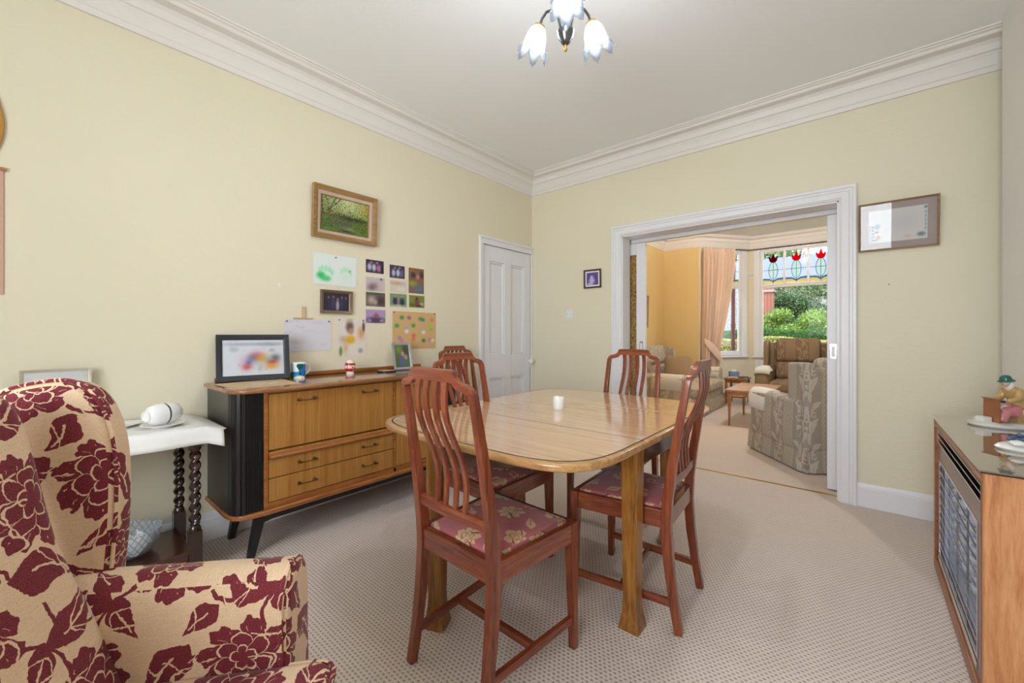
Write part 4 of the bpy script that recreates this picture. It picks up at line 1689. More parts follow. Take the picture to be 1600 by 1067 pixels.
def framed(name, label, cat, w, h, fw, d, mat, fn, loc, rz, tilt=0.0, mount=None, glass=True, nx=48, ny=32, inner=None, group=None, parent_mat='print'):
    t = thing(name, label, cat, loc, rz, group)
    t.rotation_euler = (tilt, 0, rz)
    m = MB()
    frame_bars(m, w, h, fw, d)
    m.build('frame', mat, t, angle=30)
    iw, ih = w - 2 * fw, h - 2 * fw
    m = MB()
    m.box(-w / 2 + 0.003, w / 2 - 0.003, -0.0025, 0.0, -h / 2 + 0.003, h / 2 - 0.003)
    m.build('backing', M['kraft'], t, smooth=False)
    dd = -0.004
    if mount:
        m = MB()
        m.box(-iw / 2 - 0.001, iw / 2 + 0.001, dd - 0.001, dd, -ih / 2 - 0.001, ih / 2 + 0.001)
        m.build('mount', mount[0], t, smooth=False)
        iw, ih = iw - 2 * mount[1], ih - 2 * mount[1]
        dd -= 0.002
    p = print_panel('picture', iw, ih, fn, M[parent_mat], t, nx, ny, 0.0006)
    p.location = (0, dd - 0.0005, 0)
    if inner:
        m = MB()
        frame_bars(m, w - 2 * fw + 0.004, h - 2 * fw + 0.004, inner[1], d * 0.5)
        m.build('slip', inner[0], t, angle=30)
        m = MB()
        frame_bars(m, w - 2 * fw - 2 * inner[1] + 0.002, h - 2 * fw - 2 * inner[1] + 0.002, 0.003, d * 0.42)
        m.build('gilt_fillet', M['frame_gold'], t, angle=30)
    if glass:
        m = MB()
        m.box(-w / 2 + fw - 0.001, w / 2 - fw + 0.001, -d * 0.42 - 0.001, -d * 0.42, -h / 2 + fw - 0.001, h / 2 - fw + 0.001)
        m.build('glazing', M['pic_glass'], t, smooth=False)
    return t


LW = radians(90)        # hung on the left wall: local x runs to +y, front (-y local) faces +x


def on_left(y, z, out=0.0):
    return (XL + out, y, z)


def garden_painting(u, v):
    r = np.random.default_rng(3)
    g = np.zeros(u.shape + (3,))
    g[:] = C3(86, 112, 36)
    def put(mask, c):
        g[:] = g * (1 - mask[..., None]) + C3(*c) * mask[..., None]
    put(np.clip((v - 0.45) * 4, 0, 1) * 0.85, (130, 146, 76))
    put(np.exp(-(((u - .55) / .3) ** 2 + ((v - .85) / .25) ** 2)) * .8, (224, 226, 180))
    put(np.exp(-(((u - .92) / .14) ** 2 + ((v - .78) / .2) ** 2)) * .9, (172, 152, 40))
    put(np.exp(-(((u - .25) / .28) ** 2 + ((v - .52) / .05) ** 2)) * .8, (122, 76, 52))
    put(np.exp(-(((u - .65) / .32) ** 2 + ((v - .47) / .06) ** 2)) * .9, (26, 24, 14))
    put(np.exp(-(((u - .42) / .28) ** 2 + ((v - .30) / .12) ** 2)) * .85, (92, 84, 78))
    put(np.exp(-(((u - .58) / .12) ** 2 + ((v - .20) / .05) ** 2)) * .9, (150, 142, 134))
    put(np.exp(-(((u - .52) / .1) ** 2 + ((v - .13) / .02) ** 2)), (12, 12, 14))
    put(np.clip(1 - v * 6.5, 0, 1) * .8, (106, 140, 32))
    put(np.clip((u - .78) * 6, 0, 1) * np.clip(1.4 - v * 2, 0, 1) * .8, (92, 112, 34))
    for x0, s in ((.12, .2), (.36, -.4), (.48, -.7), (.05, .1)):
        d = np.abs(u - x0 + (v - 1) * s)
        put((d < .012) * (v > .5) * 0.8, (24, 20, 14))
    put((v > .97) * 0.8 * (u < .3), (14, 14, 16))
    n = r.random(u.shape)
    put((n > .72) * (v > .5) * .65, (214, 214, 140))
    put((n < .25) * .65, (24, 32, 10))
    put((n > .86) * (v < .5) * .5, (140, 170, 62))
    return g


framed('landscape_painting', 'gilt-framed painting of a green woodland stream, highest picture on the sideboard wall', 'painting', 0.462, 0.348, 0.036, 0.034, M['frame_gold'], garden_painting,
       on_left(1.431, 1.965, 0.011), LW, radians(3.0), glass=False, nx=110, ny=76, inner=(M['linen'], 0.022), parent_mat='paint')


def sheet(name, label, cat, y, z, w, h, fn, roll=0.0, nx=40, ny=30, group=None, lift=0.003):
    t = thing(name, label, cat, on_left(y, z, lift), LW, group)
    t.rotation_euler = (0, roll, LW)
    p = print_panel('print', w, h, fn, M['print'], t, nx, ny, 0.0008)
    return t


def tack(t, x, z, mat):
    m = MB()
    m.M = Matrix.Translation((x, -0.001, z)) @ Matrix.Rotation(radians(90), 4, 'X')
    m.lathe([(0.0055, 0), (0.0055, 0.002), (0.003, 0.005), (0, 0.006)], 10)
    m.build('drawing_pin', mat, t)


M['pin'] = plain('grey_pin', S(96, 96, 104), 0.4, 0.5)
g1 = [(.17, .30, .10, .11, (30, 186, 80), .9, 2), (.27, .20, .13, .09, (60, 196, 98), .85, 2), (.30, .26, .08, .06, (96, 210, 128), .6, 2)]
for i, (a, b) in enumerate(((.14, .45), (.20, .52), (.28, .53), (.36, .50), (.42, .42))):
    g1.append((a, b, .035, .10, (120, 220, 150), .65, 2))
for i, (a, b) in enumerate(((.64, .50), (.70, .56), (.76, .56), (.82, .53), (.86, .46))):
    g1.append((a, b, .03, .09, (150, 226, 170), .6, 2))
g1 += [(.74, .30, .14, .12, (190, 232, 204), .5, 1), (.84, .52, .02, .04, (46, 160, 80), .8, 2)]
t = sheet('handprint_drawing', 'white paper with two green painted handprints, under the gilt painting', 'drawing', 1.367, 1.582, 0.305, 0.210, blobs((222, 230, 226), g1), radians(0.6))
tack(t, 0.0, 0.088, M['pin'])
framed('bronze_photo_frame', 'bronze-framed photo of a dark-suited group, hung below the green handprints', 'photo frame', 0.222, 0.160, 0.021, 0.020, M['bronze'],
       blobs((52, 38, 66), [(.2, .35, .09, .4, (40, 46, 92), .9, 2), (.38, .4, .08, .4, (70, 74, 122), .8, 2), (.55, .3, .07, .35, (206, 204, 222), .95, 2), (.72, .4, .08, .4, (66, 70, 116), .8, 2), (.88, .35, .08, .4, (46, 52, 96), .9, 2),
                            (.2, .75, .04, .07, (188, 150, 140), .8, 2), (.38, .8, .04, .07, (196, 160, 148), .8, 2), (.55, .68, .04, .07, (206, 166, 152), .8, 2), (.72, .78, .04, .07, (190, 150, 140), .8, 2), (.88, .76, .04, .07, (190, 150, 140), .8, 2)]),
       on_left(1.370, 1.363, 0.003), LW, radians(2))
t = sheet('pale_drawing', 'large plain white paper with faint pencil marks, pinned left of the orange-toned child photo', 'drawing', 1.185, 1.134, 0.300, 0.208,
          blobs((214, 212, 220), rand_blobs(16, [(190, 190, 204), (198, 190, 196)], 4, (.03, .15), (.02, .06), .4)), radians(-0.4))
tack(t, -0.135, 0.092, M['pin'])
tack(t, 0.135, 0.092, M['pin'])
t = sheet('child_photo', 'tall white-bordered photo of a child in a yellow top, above the red ornament', 'photo', 1.483, 1.118, 0.216, 0.268,
          blobs((226, 216, 206), [(.44, .78, .14, .16, (96, 76, 66), .9, 2), (.48, .66, .10, .09, (190, 142, 120), .9, 2), (.46, .44, .18, .12, (226, 172, 44), .95, 2), (.84, .62, .12, .16, (206, 138, 70), .8, 1), (.93, .78, .05, .14, (40, 44, 56), .8, 2),
                                 (.13, .14, .06, .13, (96, 130, 34), .85, 2), (.30, .22, .08, .16, (206, 164, 110), .7, 1), (.82, .14, .09, .07, (130, 134, 152), .7, 2), (.2, .45, .12, .1, (170, 130, 90), .5, 1), (.44, .95, .12, .07, (196, 172, 140), .7, 2)], 0.01), 0, 40, 48)
for k in (-1, 1):
    tack(t, k * 0.09, 0.122, M['pin'])
PH = 'small photos stuck to the wall'
pal1 = [(60, 50, 84), (206, 196, 214), (38, 34, 56), (176, 136, 140)]
photos = [
    ('photo of a smart family group, top of the left column of small photos', 1.668, 1.645, 0.148, 0.096, (58, 44, 68), [(.2, .45, .12, .3, (196, 196, 222), .9, 2), (.45, .42, .12, .3, (204, 204, 228), .9, 2), (.72, .4, .13, .3, (196, 120, 160), .9, 2), (.3, .8, .07, .1, (190, 150, 140), .8, 2), (.62, .8, .07, .1, (196, 150, 140), .8, 2), (.92, .3, .08, .4, (28, 26, 44), .9, 2)]),
    ('photo with pale pinkish figure under a white sky, second in the left column', 1.673, 1.512, 0.156, 0.104, (196, 184, 190), [(.45, .4, .3, .25, (146, 112, 116), .8, 1), (.3, .25, .2, .2, (110, 80, 86), .7, 1), (.8, .9, .08, .08, (70, 66, 80), .8, 2), (.8, .4, .2, .3, (206, 190, 190), .7, 1)]),
    ('photo of a pale face beside a dark head, third in the left column', 1.674, 1.400, 0.160, 0.104, (106, 92, 86), [(.3, .45, .2, .3, (206, 180, 176), .9, 1), (.75, .4, .25, .3, (58, 44, 44), .9, 1), (.4, .9, .5, .1, (70, 86, 56), .8, 2), (.5, .3, .1, .2, (210, 176, 176), .8, 1)]),
    ('photo with a lilac background and a striped top, lowest of the left column', 1.675, 1.273, 0.162, 0.100, (172, 146, 186), [(.5, .22, .5, .25, (72, 58, 86), .9, 2), (.52, .55, .14, .2, (150, 84, 88), .9, 2), (.2, .2, .1, .1, (200, 190, 206), .6, 2), (.8, .2, .1, .1, (200, 190, 206), .6, 2)]),
    ('photo of a group in white shirts, top of the middle column', 1.862, 1.628, 0.136, 0.100, (62, 50, 76), [(.25, .4, .12, .3, (196, 198, 226), .9, 2), (.55, .42, .13, .3, (204, 206, 230), .9, 2), (.8, .4, .1, .3, (120, 110, 150), .9, 2), (.35, .8, .07, .1, (190, 150, 140), .8, 2), (.65, .82, .07, .1, (196, 150, 140), .8, 2)]),
    ('washed-out cream photo, second in the middle column', 1.872, 1.514, 0.150, 0.094, (214, 200, 186), [(.4, .75, .4, .15, (190, 150, 124), .8, 1), (.7, .3, .3, .2, (226, 214, 206), .8, 1)]),
    ('photo of two people in navy before green trees, third in the middle column', 1.873, 1.406, 0.152, 0.100, (120, 146, 106), [(.3, .4, .14, .35, (34, 40, 76), .95, 2), (.72, .35, .16, .35, (30, 40, 60), .95, 2), (.5, .4, .07, .2, (190, 110, 120), .8, 2), (.3, .8, .06, .09, (200, 156, 140), .8, 2), (.7, .8, .06, .09, (200, 156, 140), .8, 2), (.5, .08, .5, .08, (206, 204, 200), .7, 2)]),
    ('tall photo of a family with a yellow-green field below, top of the right column', 2.043, 1.574, 0.150, 0.205, (128, 92, 74), [(.3, .72, .15, .12, (60, 44, 50), .9, 2), (.6, .66, .12, .1, (186, 136, 126), .9, 2), (.85, .75, .14, .14, (60, 46, 40), .9, 2), (.25, .38, .3, .12, (150, 160, 50), .9, 2), (.65, .18, .4, .16, (90, 112, 140), .9, 1), (.2, .9, .2, .06, (176, 96, 56), .7, 2)]),
    ('small photo of a child on grass, lowest of the right column', 2.048, 1.406, 0.152, 0.098, (126, 128, 52), [(.5, .45, .16, .3, (120, 60, 70), .9, 2), (.5, .75, .09, .12, (70, 44, 36), .9, 2), (.82, .3, .12, .14, (196, 190, 206), .8, 2), (.2, .2, .2, .15, (84, 92, 40), .8, 2), (.6, .15, .2, .12, (62, 48, 66), .8, 2)]),
]
for lab, y, z, w_, h_, base, it in photos:
    sheet('photo', lab, 'photo', y, z, w_, h_, blobs(base, it, 0.012, int(y * 1000)), 0, 36, 26, PH)
st = []
rr = random.Random(5)
for (a, b, c) in ((.2, .84, (40, 130, 90)), (.36, .84, (130, 90, 160)), (.68, .80, (30, 130, 130)), (.62, .82, (50, 140, 90)), (.9, .8, (206, 130, 90)), (.09, .62, (50, 150, 80)), (.30, .57, (150, 170, 206)), (.31, .47, (230, 230, 226)), (.46, .63, (50, 150, 80)),
                  (.68, .55, (160, 170, 196)), (.70, .45, (226, 220, 206)), (.88, .55, (120, 190, 60)), (.84, .62, (150, 200, 70)), (.15, .30, (130, 130, 190)), (.20, .22, (206, 120, 150)), (.47, .36, (206, 110, 80)), (.46, .26, (220, 120, 90)), (.70, .22, (30, 130, 84)), (.86, .24, (190, 110, 170)), (.92, .22, (230, 220, 226))):
    st.append((a, b, .05, .055, c, .85, 2))
t = sheet('sticker_sheet', 'tan paper sheet dotted with coloured stickers, pinned lowest at the right', 'drawing', 2.031, 1.170, 0.424, 0.298, blobs((208, 170, 116), st), radians(0.2), 70, 50)
for k in (-1, 1):
    tack(t, k * 0.2, 0.14, M['pin'])
# small wooden cross-shaped hanger above the pale drawing
t = thing('wooden_cross', 'small plain wooden cross hung above the white pencil drawing', 'cross', on_left(1.150, 1.285, 0.001), LW)
m = MB()
m.box(-0.0095, 0.0095, -0.012, 0, -0.040, 0.036)
m.box(-0.062, -0.0095, -0.010, 0, -0.044, -0.036)
m.box(0.0095, 0.062, -0.010, 0, -0.044, -0.036)
m.build('cross_bars', M['kraft'], t, bevel=0.0015)
t = thing('wall_hook', 'tiny white bare wall hook above the black picture frame', 'hook', on_left(1.009, 1.440, 0.0), LW)
m = MB()
m.box(-0.008, 0.008, -0.004, 0, 0.004, 0.022)
m.tube([(0, -0.003, 0.006), (0, -0.006, -0.010), (0, -0.016, -0.014), (0, -0.018, -0.004)], 0.0022, 6)
m.build('hook', M['plastic'], t)

# ------------------------------------------------------------------ things standing on the sideboard
awd = [(.55, .55, .10, .12, (214, 90, 170), .85, 1), (.62, .48, .12, .12, (216, 160, 50), .9, 1), (.47, .48, .09, .12, (110, 96, 110), .7, 1), (.40, .36, .06, .10, (60, 96, 190), .9, 1), (.38, .24, .08, .09, (214, 70, 64), .9, 1), (.33, .42, .08, .12, (226, 170, 190), .6, 1),
       (.80, .36, .10, .08, (200, 60, 40), .95, 1), (.79, .24, .11, .08, (224, 150, 50), .95, 1), (.86, .48, .08, .10, (80, 76, 90), .8, 1), (.73, .44, .06, .05, (110, 190, 200), .7, 1), (.60, .22, .05, .12, (176, 178, 184), .7, 1), (.3, .88, .3, .05, (170, 172, 182), .8, 2), (.75, .88, .25, .06, (160, 162, 172), .8, 2), (.18, .74, .08, .08, (176, 178, 188), .7, 2), (.8, .7, .06, .06, (170, 170, 178), .7, 2)]
awd += rand_blobs(20, [(180, 182, 192), (150, 152, 162)], 8, (.01, .03), (.015, .03), .5)
framed('black_picture_frame', 'black-framed white print with blurred bright shapes, leaning on the wall over the sideboard', 'picture frame', 0.362, 0.266, 0.030, 0.018, M['frame_black'], blobs((218, 220, 226), awd),
       (-2.690, 0.842, SB + 0.134), radians(78), radians(-12), nx=70, ny=48)
pp = thing('brown_paper', 'sheet of brown paper with pale marks lying on the left end of the sideboard', 'paper', (-2.500, 0.830, SB + 0.0006), radians(3))
m = MB()
m.prism([(-0.165, -0.190), (0.150, -0.175), (0.180, 0.125), (-0.185, 0.160)], 0, 0.0008, 'xy')
m.build('sheet', M['kraft'], pp, smooth=False)
M['chalk'] = plain('chalk_mark', S(214, 206, 204), 0.8)
m = MB()
for (a, b, c, d_) in ((-0.06, -0.05, -0.02, 0.02), (0.0, -0.06, 0.05, -0.02), (0.02, 0.02, -0.02, 0.08), (0.07, 0.0, 0.03, 0.06)):
    m.bar([(a, b, 0.0011), (c, d_, 0.0011)], (0.016, 0.0004))
m.build('chalk_mark', M['chalk'], pp, smooth=False)
# mug with a blue seascape print
mg = thing('mug', 'white mug with a blue and green printed scene, beside the black frame', 'mug', (-2.660, 1.078, SB), radians(20))


def mugfn(g):
    x, y, z = g.xyz()
    n = g.noise(30, 2)
    sea = g.mix(((z + n * 0.012) < 0.046) * 1.0, S(214, 232, 240), S(40, 120, 206))
    sea = g.mix(((z + n * 0.010) < 0.026) * 1.0, sea, S(30, 170, 160))
    a = g.atan2(y, x)
    tree = (g.abs(a + 0.55 + (z - 0.04) * 2.0) < 0.12) * (z < 0.082)
    crown = ((g.abs(a + 0.55) + g.abs(z - 0.075) * 14.0) < 0.52) * 1.0
    blue = ((a > -0.40) * (a < 0.55)) * ((z > 0.012) * (z < 0.085))
    c = g.mix(blue, sea, S(36, 106, 196))
    c = g.mix(g.max(tree, crown), c, S(16, 86, 66))
    return g.mix((z > 0.088) * 1.0, c, S(240, 240, 240))


g = G('mug_print')
g.bsdf(mugfn(g), 0.15)
m = MB()
m.lathe([(0.0, 0.0), (0.036, 0.0), (0.040, 0.004), (0.040, 0.094), (0.0385, 0.0955), (0.037, 0.094), (0.037, 0.008), (0.0, 0.007)], 32)
m.build('cup', g.mat, mg)
m = MB()
m.tube([(0.006, 0.036, 0.078), (0.008, 0.058, 0.080), (0.010, 0.072, 0.066), (0.010, 0.074, 0.045), (0.008, 0.062, 0.026), (0.006, 0.036, 0.018)], 0.0055, 8)
m.build('handle', M['ceramic'], mg)
sh = thing('shell', 'small pale shell lying in front of the printed mug', 'shell', (-2.610, 1.062, SB), radians(40))
m = MB()
for i in range(9):
    for j in range(14):
        a, b = pi / 2 * i / 8, 2 * pi * j / 14
        rr_ = 1 + 0.10 * cos(7 * b)
        m.v.append((0.030 * cos(a) * cos(b) * rr_ + 0.004 * sin(a), 0.020 * cos(a) * sin(b) * rr_, 0.018 * sin(a)))
m.f = [(i * 14 + j, i * 14 + (j + 1) % 14, (i + 1) * 14 + (j + 1) % 14, (i + 1) * 14 + j) for i in range(8) for j in range(14)] + [tuple(range(14))[::-1]]
m.build('ribbed_shell', plain('shell', S(222, 208, 190), 0.5, var=0.1, scale=120), sh)
# red and white ornament on a white foot
eg = thing('ornament', 'red and white patterned egg-shaped ornament on a white foot, below the child photo', 'ornament', (-2.640, 1.405, SB), 0)
g = G('red_white_glaze')
x, y, z = g.xyz()
n = g.noise(34, 3, 0.6, None, 0.6)
zz = z + (n - 0.5) * 0.03
red = g.max((zz > 0.018) * (zz < 0.040), (zz > 0.058) * (zz < 0.076))
c = g.mix(red * ((n > 0.40) * 1.0), S(232, 214, 208), S(190, 30, 40))
c = g.mix(((zz > 0.043) * (zz < 0.056)) * ((g.noise(60, 2) > 0.52) * 1.0), c, S(46, 34, 40))
g.bsdf(c, 0.2)
m = MB()
m.lathe([(0.024, 0.014), (0.030, 0.022), (0.0335, 0.040), (0.034, 0.055), (0.031, 0.072), (0.025, 0.086), (0.015, 0.095), (0.0, 0.098)], 24)
m.build('egg', g.mat, eg)
m = MB()
m.lathe([(0.026, 0.0), (0.027, 0.003), (0.020, 0.007), (0.023, 0.012), (0.029, 0.017), (0.024, 0.018)], 24)
m.build('foot', M['ceramic'], eg)
# small tray and silver photo frame at the right
tr = thing('trinket_dish', 'small flat orange dish with dark blue rim edge near the silver photo frame', 'dish', (-2.600, 1.660, SB), radians(8))
m = MB()
m.lathe([(0.0, 0.0), (0.062, 0.0), (0.068, 0.004), (0.068, 0.009), (0.064, 0.009), (0.062, 0.006)], 32)
m.build('dish_body', plain('navy_glaze', S(44, 40, 78), 0.25), tr)
m = MB()
m.lathe([(0.0, 0.0065), (0.062, 0.0065), (0.060, 0.0085), (0.0, 0.0085)], 32)
m.build('dish_inside', plain('orange_glaze', S(206, 150, 96), 0.3), tr)
framed('silver_photo_frame', 'silver-framed portrait photo leaning at the right of the sideboard top', 'photo frame', 0.150, 0.205, 0.018, 0.012, M['frame_silver'],
       blobs((96, 112, 60), [(.3, .8, .3, .2, (130, 160, 70), .9, 1), (.75, .75, .2, .25, (70, 56, 52), .9, 1), (.55, .6, .13, .13, (214, 170, 156), .95, 2), (.5, .25, .3, .22, (86, 110, 150), .95, 2), (.75, .45, .14, .12, (206, 176, 166), .8, 2)], 0.01),
       (-2.655, 1.828, SB + 0.101), radians(82), radians(-13), nx=36, ny=46)
# ------------------------------------------------------------------ back wall: frames, switch
framed('purple_picture_frame', 'small brown-framed picture of a white figure on purple, left of the wide opening', 'picture frame', 0.188, 0.182, 0.016, 0.016, M['frame_brown'],
       blobs((96, 60, 146), [(.45, .35, .26, .24, (206, 200, 230), .95, 2), (.45, .62, .16, .16, (200, 200, 226), .95, 2), (.5, .66, .07, .06, (130, 150, 190), .8, 2), (.3, .1, .3, .1, (210, 204, 232), .9, 2)]),
       (-2.010, YB - 0.004, 1.682), 0, radians(1.5), mount=(M['ceramic'], 0.014), nx=36, ny=36)


def sampler(u, v):
    g = np.ones(u.shape + (3,)) * C3(206, 202, 196)
    def put(m, c):
        g[:] = g * (1 - m[..., None]) + C3(*c) * m[..., None]
    put((np.abs(u - .02) < .008) * .8 * (v < .55), (70, 130, 150))
    for k in range(5):
        vv = .08 + k * .105
        put(np.exp(-(((u - .07) / .026) ** 2 + ((v - vv) / .036) ** 2) ** 2) * .85, (86, 128, 142))
        put(np.exp(-(((u - .97) / .016) ** 2 + ((v - .3 - k * .12) / .045) ** 2) ** 2) * .8, (110, 150, 160))
    put(np.exp(-(((u - .155) / .05) ** 2 + ((v - .50) / .08) ** 2) ** 2) * .7, (86, 128, 142))
    put(np.exp(-(((u - .14) / .035) ** 2 + ((v - .33) / .03) ** 2) ** 2) * .8, (60, 86, 96))
    put(np.exp(-(((u - .17) / .035) ** 2 + ((v - .16) / .05) ** 2) ** 2) * .8, (206, 96, 70))
    put(np.exp(-(((u - .13) / .05) ** 2 + ((v - .09) / .03) ** 2) ** 2) * .8, (80, 110, 120))
    put(np.exp(-(((u - .9) / .07) ** 2 + ((v - .14) / .07) ** 2) ** 2) * .85, (96, 112, 128))
    put(np.exp(-(((u - .97) / .03) ** 2 + ((v - .93) / .04) ** 2) ** 2) * .85, (60, 120, 130))
    put(np.exp(-(((u - .68) / .06) ** 2 + ((v - .12) / .05) ** 2)) * .5, (214, 150, 130))
    put(np.exp(-(((u - .6) / .3) ** 2 + ((v - .6) / .3) ** 2)) * .35, (178, 178, 188))
    return g


M['mauve_mount'] = plain('mauve_mount', S(168, 152, 148), 0.8, var=0.03)
t = framed('sampler_frame', 'large glazed frame with a cream and blue sampler, on the wall right of the opening', 'picture frame', 0.376, 0.308, 0.012, 0.018, M['frame_oak'], sampler,
           (0.176, YB - 0.020, 1.838), 0, radians(6.0), mount=(M['mauve_mount'], 0.040), nx=90, ny=60)
sw = thing('light_switch', 'white square rocker light switch on the wall left of the opening', 'switch', (-2.274, YB, 1.344))
m = MB()
m.box(-0.043, 0.043, -0.008, 0, -0.043, 0.043)
m.build('switch_plate', M['plastic'], sw, bevel=0.003)
m = MB()
m.box(-0.006, 0.006, -0.012, -0.0078, -0.011, 0.011)
m.build('rocker', M['plastic'], sw, bevel=0.001)
for k in (-1, 1):
    m = MB()
    m.M = Matrix.Translation((k * 0.030, -0.0078, 0)) @ Matrix.Rotation(radians(90), 4, 'X')
    m.lathe([(0.0035, 0), (0.0030, 0.001), (0, 0.0012)], 8)
    m.build('screw', M['gunmetal'], sw)
nl = thing('wall_nail', 'tiny bare nail in the wall below the sampler frame', 'nail', (0.138, YB, 1.462))
m = MB()
m.M = Matrix.Rotation(radians(90), 4, 'X')
m.lathe([(0.0015, 0), (0.0015, 0.012), (0.0035, 0.013), (0, 0.0142)], 8)
m.build('nail_shank', M['gunmetal'], nl)

# ------------------------------------------------------------------ wall hangings at the left edge of the view
pq = thing('wooden_wall_plaque', 'orange-brown pointed wooden ornament on the wall at the left edge', 'ornament', (XL, -0.185, 2.045))
m = MB()
ol = []
for k in range(40):
    a = 2 * pi * k / 40
    c, s_ = cos(a), sin(a)
    ol.append((0.112 * math.copysign(abs(c) ** 0.9, c) * (1 - 0.10 * s_), 0.205 * math.copysign(abs(s_) ** 1.1, s_)))
m.slab(ol, 0.0, 0.016, 0.005, 'yz')
m.build('plaque_body', wood('pine_plaque', S(150, 96, 30), S(198, 142, 62), S(216, 168, 88), 'Z', 20, 0.35), pq)
m = MB()
m.slab([(a * .62, b * .62) for a, b in ol], 0.014, 0.020, 0.004, 'yz')
m.build('raised_centre', M['light_oak_z'], pq)
ph = thing('pink_wall_hanging', 'plain pale pink fabric hanging below the wooden ornament', 'wall hanging', (XL, -0.235, 1.580))
m = MB()
m.box(0.001, 0.007, -0.160, 0.160, -0.268, 0.262)
m.build('cloth_panel', plain('pink_cloth', S(206, 164, 144), 0.85, var=0.05), ph, bevel=0.002)
m = MB()
m.tube([(0.010, -0.168, 0.262), (0.010, 0.166, 0.262)], 0.008, 8)
m.build('hanging_rod', M['light_oak'], ph)

# ------------------------------------------------------------------ barley-twist side table
st_ = thing('side_table', 'dark barley-twist side table under a white cloth, by the red armchair', 'table', (-2.53, 0.20, 0))
tx, ty = -2.53, 0.20


def twist_leg(x, y):
    m = MB()
    m.M = Matrix.Translation((x - tx, y - ty, 0))
    q = 0.0245
    m.box(-q, q, -q, q, 0.0, 0.225)
    m.prism([(-q, -q), (q, -q), (q, q), (-q, q)], 0.225, 0.226)
    m.lathe([(0.0245, 0.225), (0.0235, 0.240), (0.016, 0.252), (0.021, 0.258), (0.016, 0.264)], 16)
    n, k = 20, 78
    vs, fs = [], []
    for i in range(k + 1):
        z = 0.262 + (0.585 - 0.262) * i / k
        ph_ = 2 * pi * (z - 0.262) / 0.098
        for j_ in range(n):
            a = 2 * pi * j_ / n
            r = 0.0190 * (1 + 0.27 * cos(2 * (a - ph_ / 1.0)))
            vs.append((r * cos(a), r * sin(a), z))
    for i in range(k):
        for j_ in range(n):
            fs.append((i * n + j_, i * n + (j_ + 1) % n, (i + 1) * n + (j_ + 1) % n, (i + 1) * n + j_))
    m.add(vs, fs)
    m.lathe([(0.016, 0.583), (0.021, 0.589), (0.016, 0.596), (0.0235, 0.607), (0.0245, 0.620)], 16)
    m.box(-q, q, -q, q, 0.620, 0.690)
    return m.build('leg', M['dark_oak'], st_, angle=50)


for x in (-2.690, -2.372):
    for y in (-0.10, 0.497):
        twist_leg(x, y)
m = MB()
m.box(-2.74 - tx, -2.335 - tx, -0.14 - ty, 0.535 - ty, 0.690, 0.712)
m.build('table_top', M['dark_oak_x'], st_, bevel=0.004)
m = MB()
m.box(-2.70 - tx, -2.362 - tx, -0.09 - ty, 0.487 - ty, 0.124, 0.140)
m.build('shelf', M['dark_oak_x'], st_, bevel=0.003)
for x in (-2.384, -2.696):
    m = MB()
    m.box(x - tx, x + 0.018 - tx, -0.0755 - ty, 0.4725 - ty, 0.085, 0.124)
    m.build('shelf_rail', M['dark_oak_x'], st_, bevel=0.002)
# cloth: flat on the top, short drop in front and at the end
cl = MB()
CX0, CX1, CY0, CY1 = -2.752, -2.326, -0.15, 0.556
vs, fs = [], []
cz = 0.7135
NX, NY = 26, 46
for i in range(NX + 1):
    for j_ in range(NY + 1):
        x = CX0 + (CX1 + 0.075 - CX0) * i / NX
        y = CY0 + (CY1 + 0.06 - CY0) * j_ / NY
        dx, dy = max(0, x - CX1 + 0.006), max(0, y - CY1 + 0.04)
        z = cz + 0.0012 * sin(9 * y + 3 * x)
        xx, yy = x, y
        if dx > 0:
            xx = CX1 + min(dx, 0.010) + 0.12 * max(0, dx - .01) + 0.006 * sin(22 * y) * min(1, dx * 20)
            z -= max(0, dx - 0.004) * 0.97
        if dy > 0:
            yy = CY1 - 0.034 + dy * (0.75 if dx > 0 else 0.95)
            z -= max(0, dy - 0.012) * 0.30
        vs.append((xx - tx - 0, yy - ty, z))
for i in range(NX):
    for j_ in range(NY):
        a = i * (NY + 1) + j_
        fs.append((a, a + NY + 1, a + NY + 2, a + 1))
cl.add([(x + tx, y + ty, z) for x, y, z in vs], fs)
o = cl.build('tablecloth', M['white_cloth'], None, angle=70)
tag(o, 'plain white cloth draped over the dark barley-twist table', 'tablecloth')
sol = o.modifiers.new('thickness', 'SOLIDIFY')
sol.thickness = 0.0015
sol.offset = 1

# crockery on the cloth
ZC = 0.7165
pl = thing('plate', 'white plate lying flat behind the two cups', 'plate', (-2.600, 0.255, ZC))
m = MB()
m.lathe([(0.0, 0.0), (0.055, 0.0), (0.058, 0.004), (0.088, 0.013), (0.089, 0.015), (0.086, 0.0155), (0.056, 0.007), (0.0, 0.0055)], 40)
m.build('plate_body', M['ceramic'], pl)
sa = thing('saucer', 'white saucer carrying two cups laid rim to rim', 'saucer', (-2.455, 0.395, ZC))
m = MB()
m.lathe([(0.0, 0.0), (0.046, 0.0), (0.049, 0.004), (0.080, 0.014), (0.081, 0.016), (0.078, 0.0168), (0.048, 0.0075), (0.0, 0.0065)], 40)
m.build('saucer_body', M['ceramic'], sa)


HANDLE = [0.0]


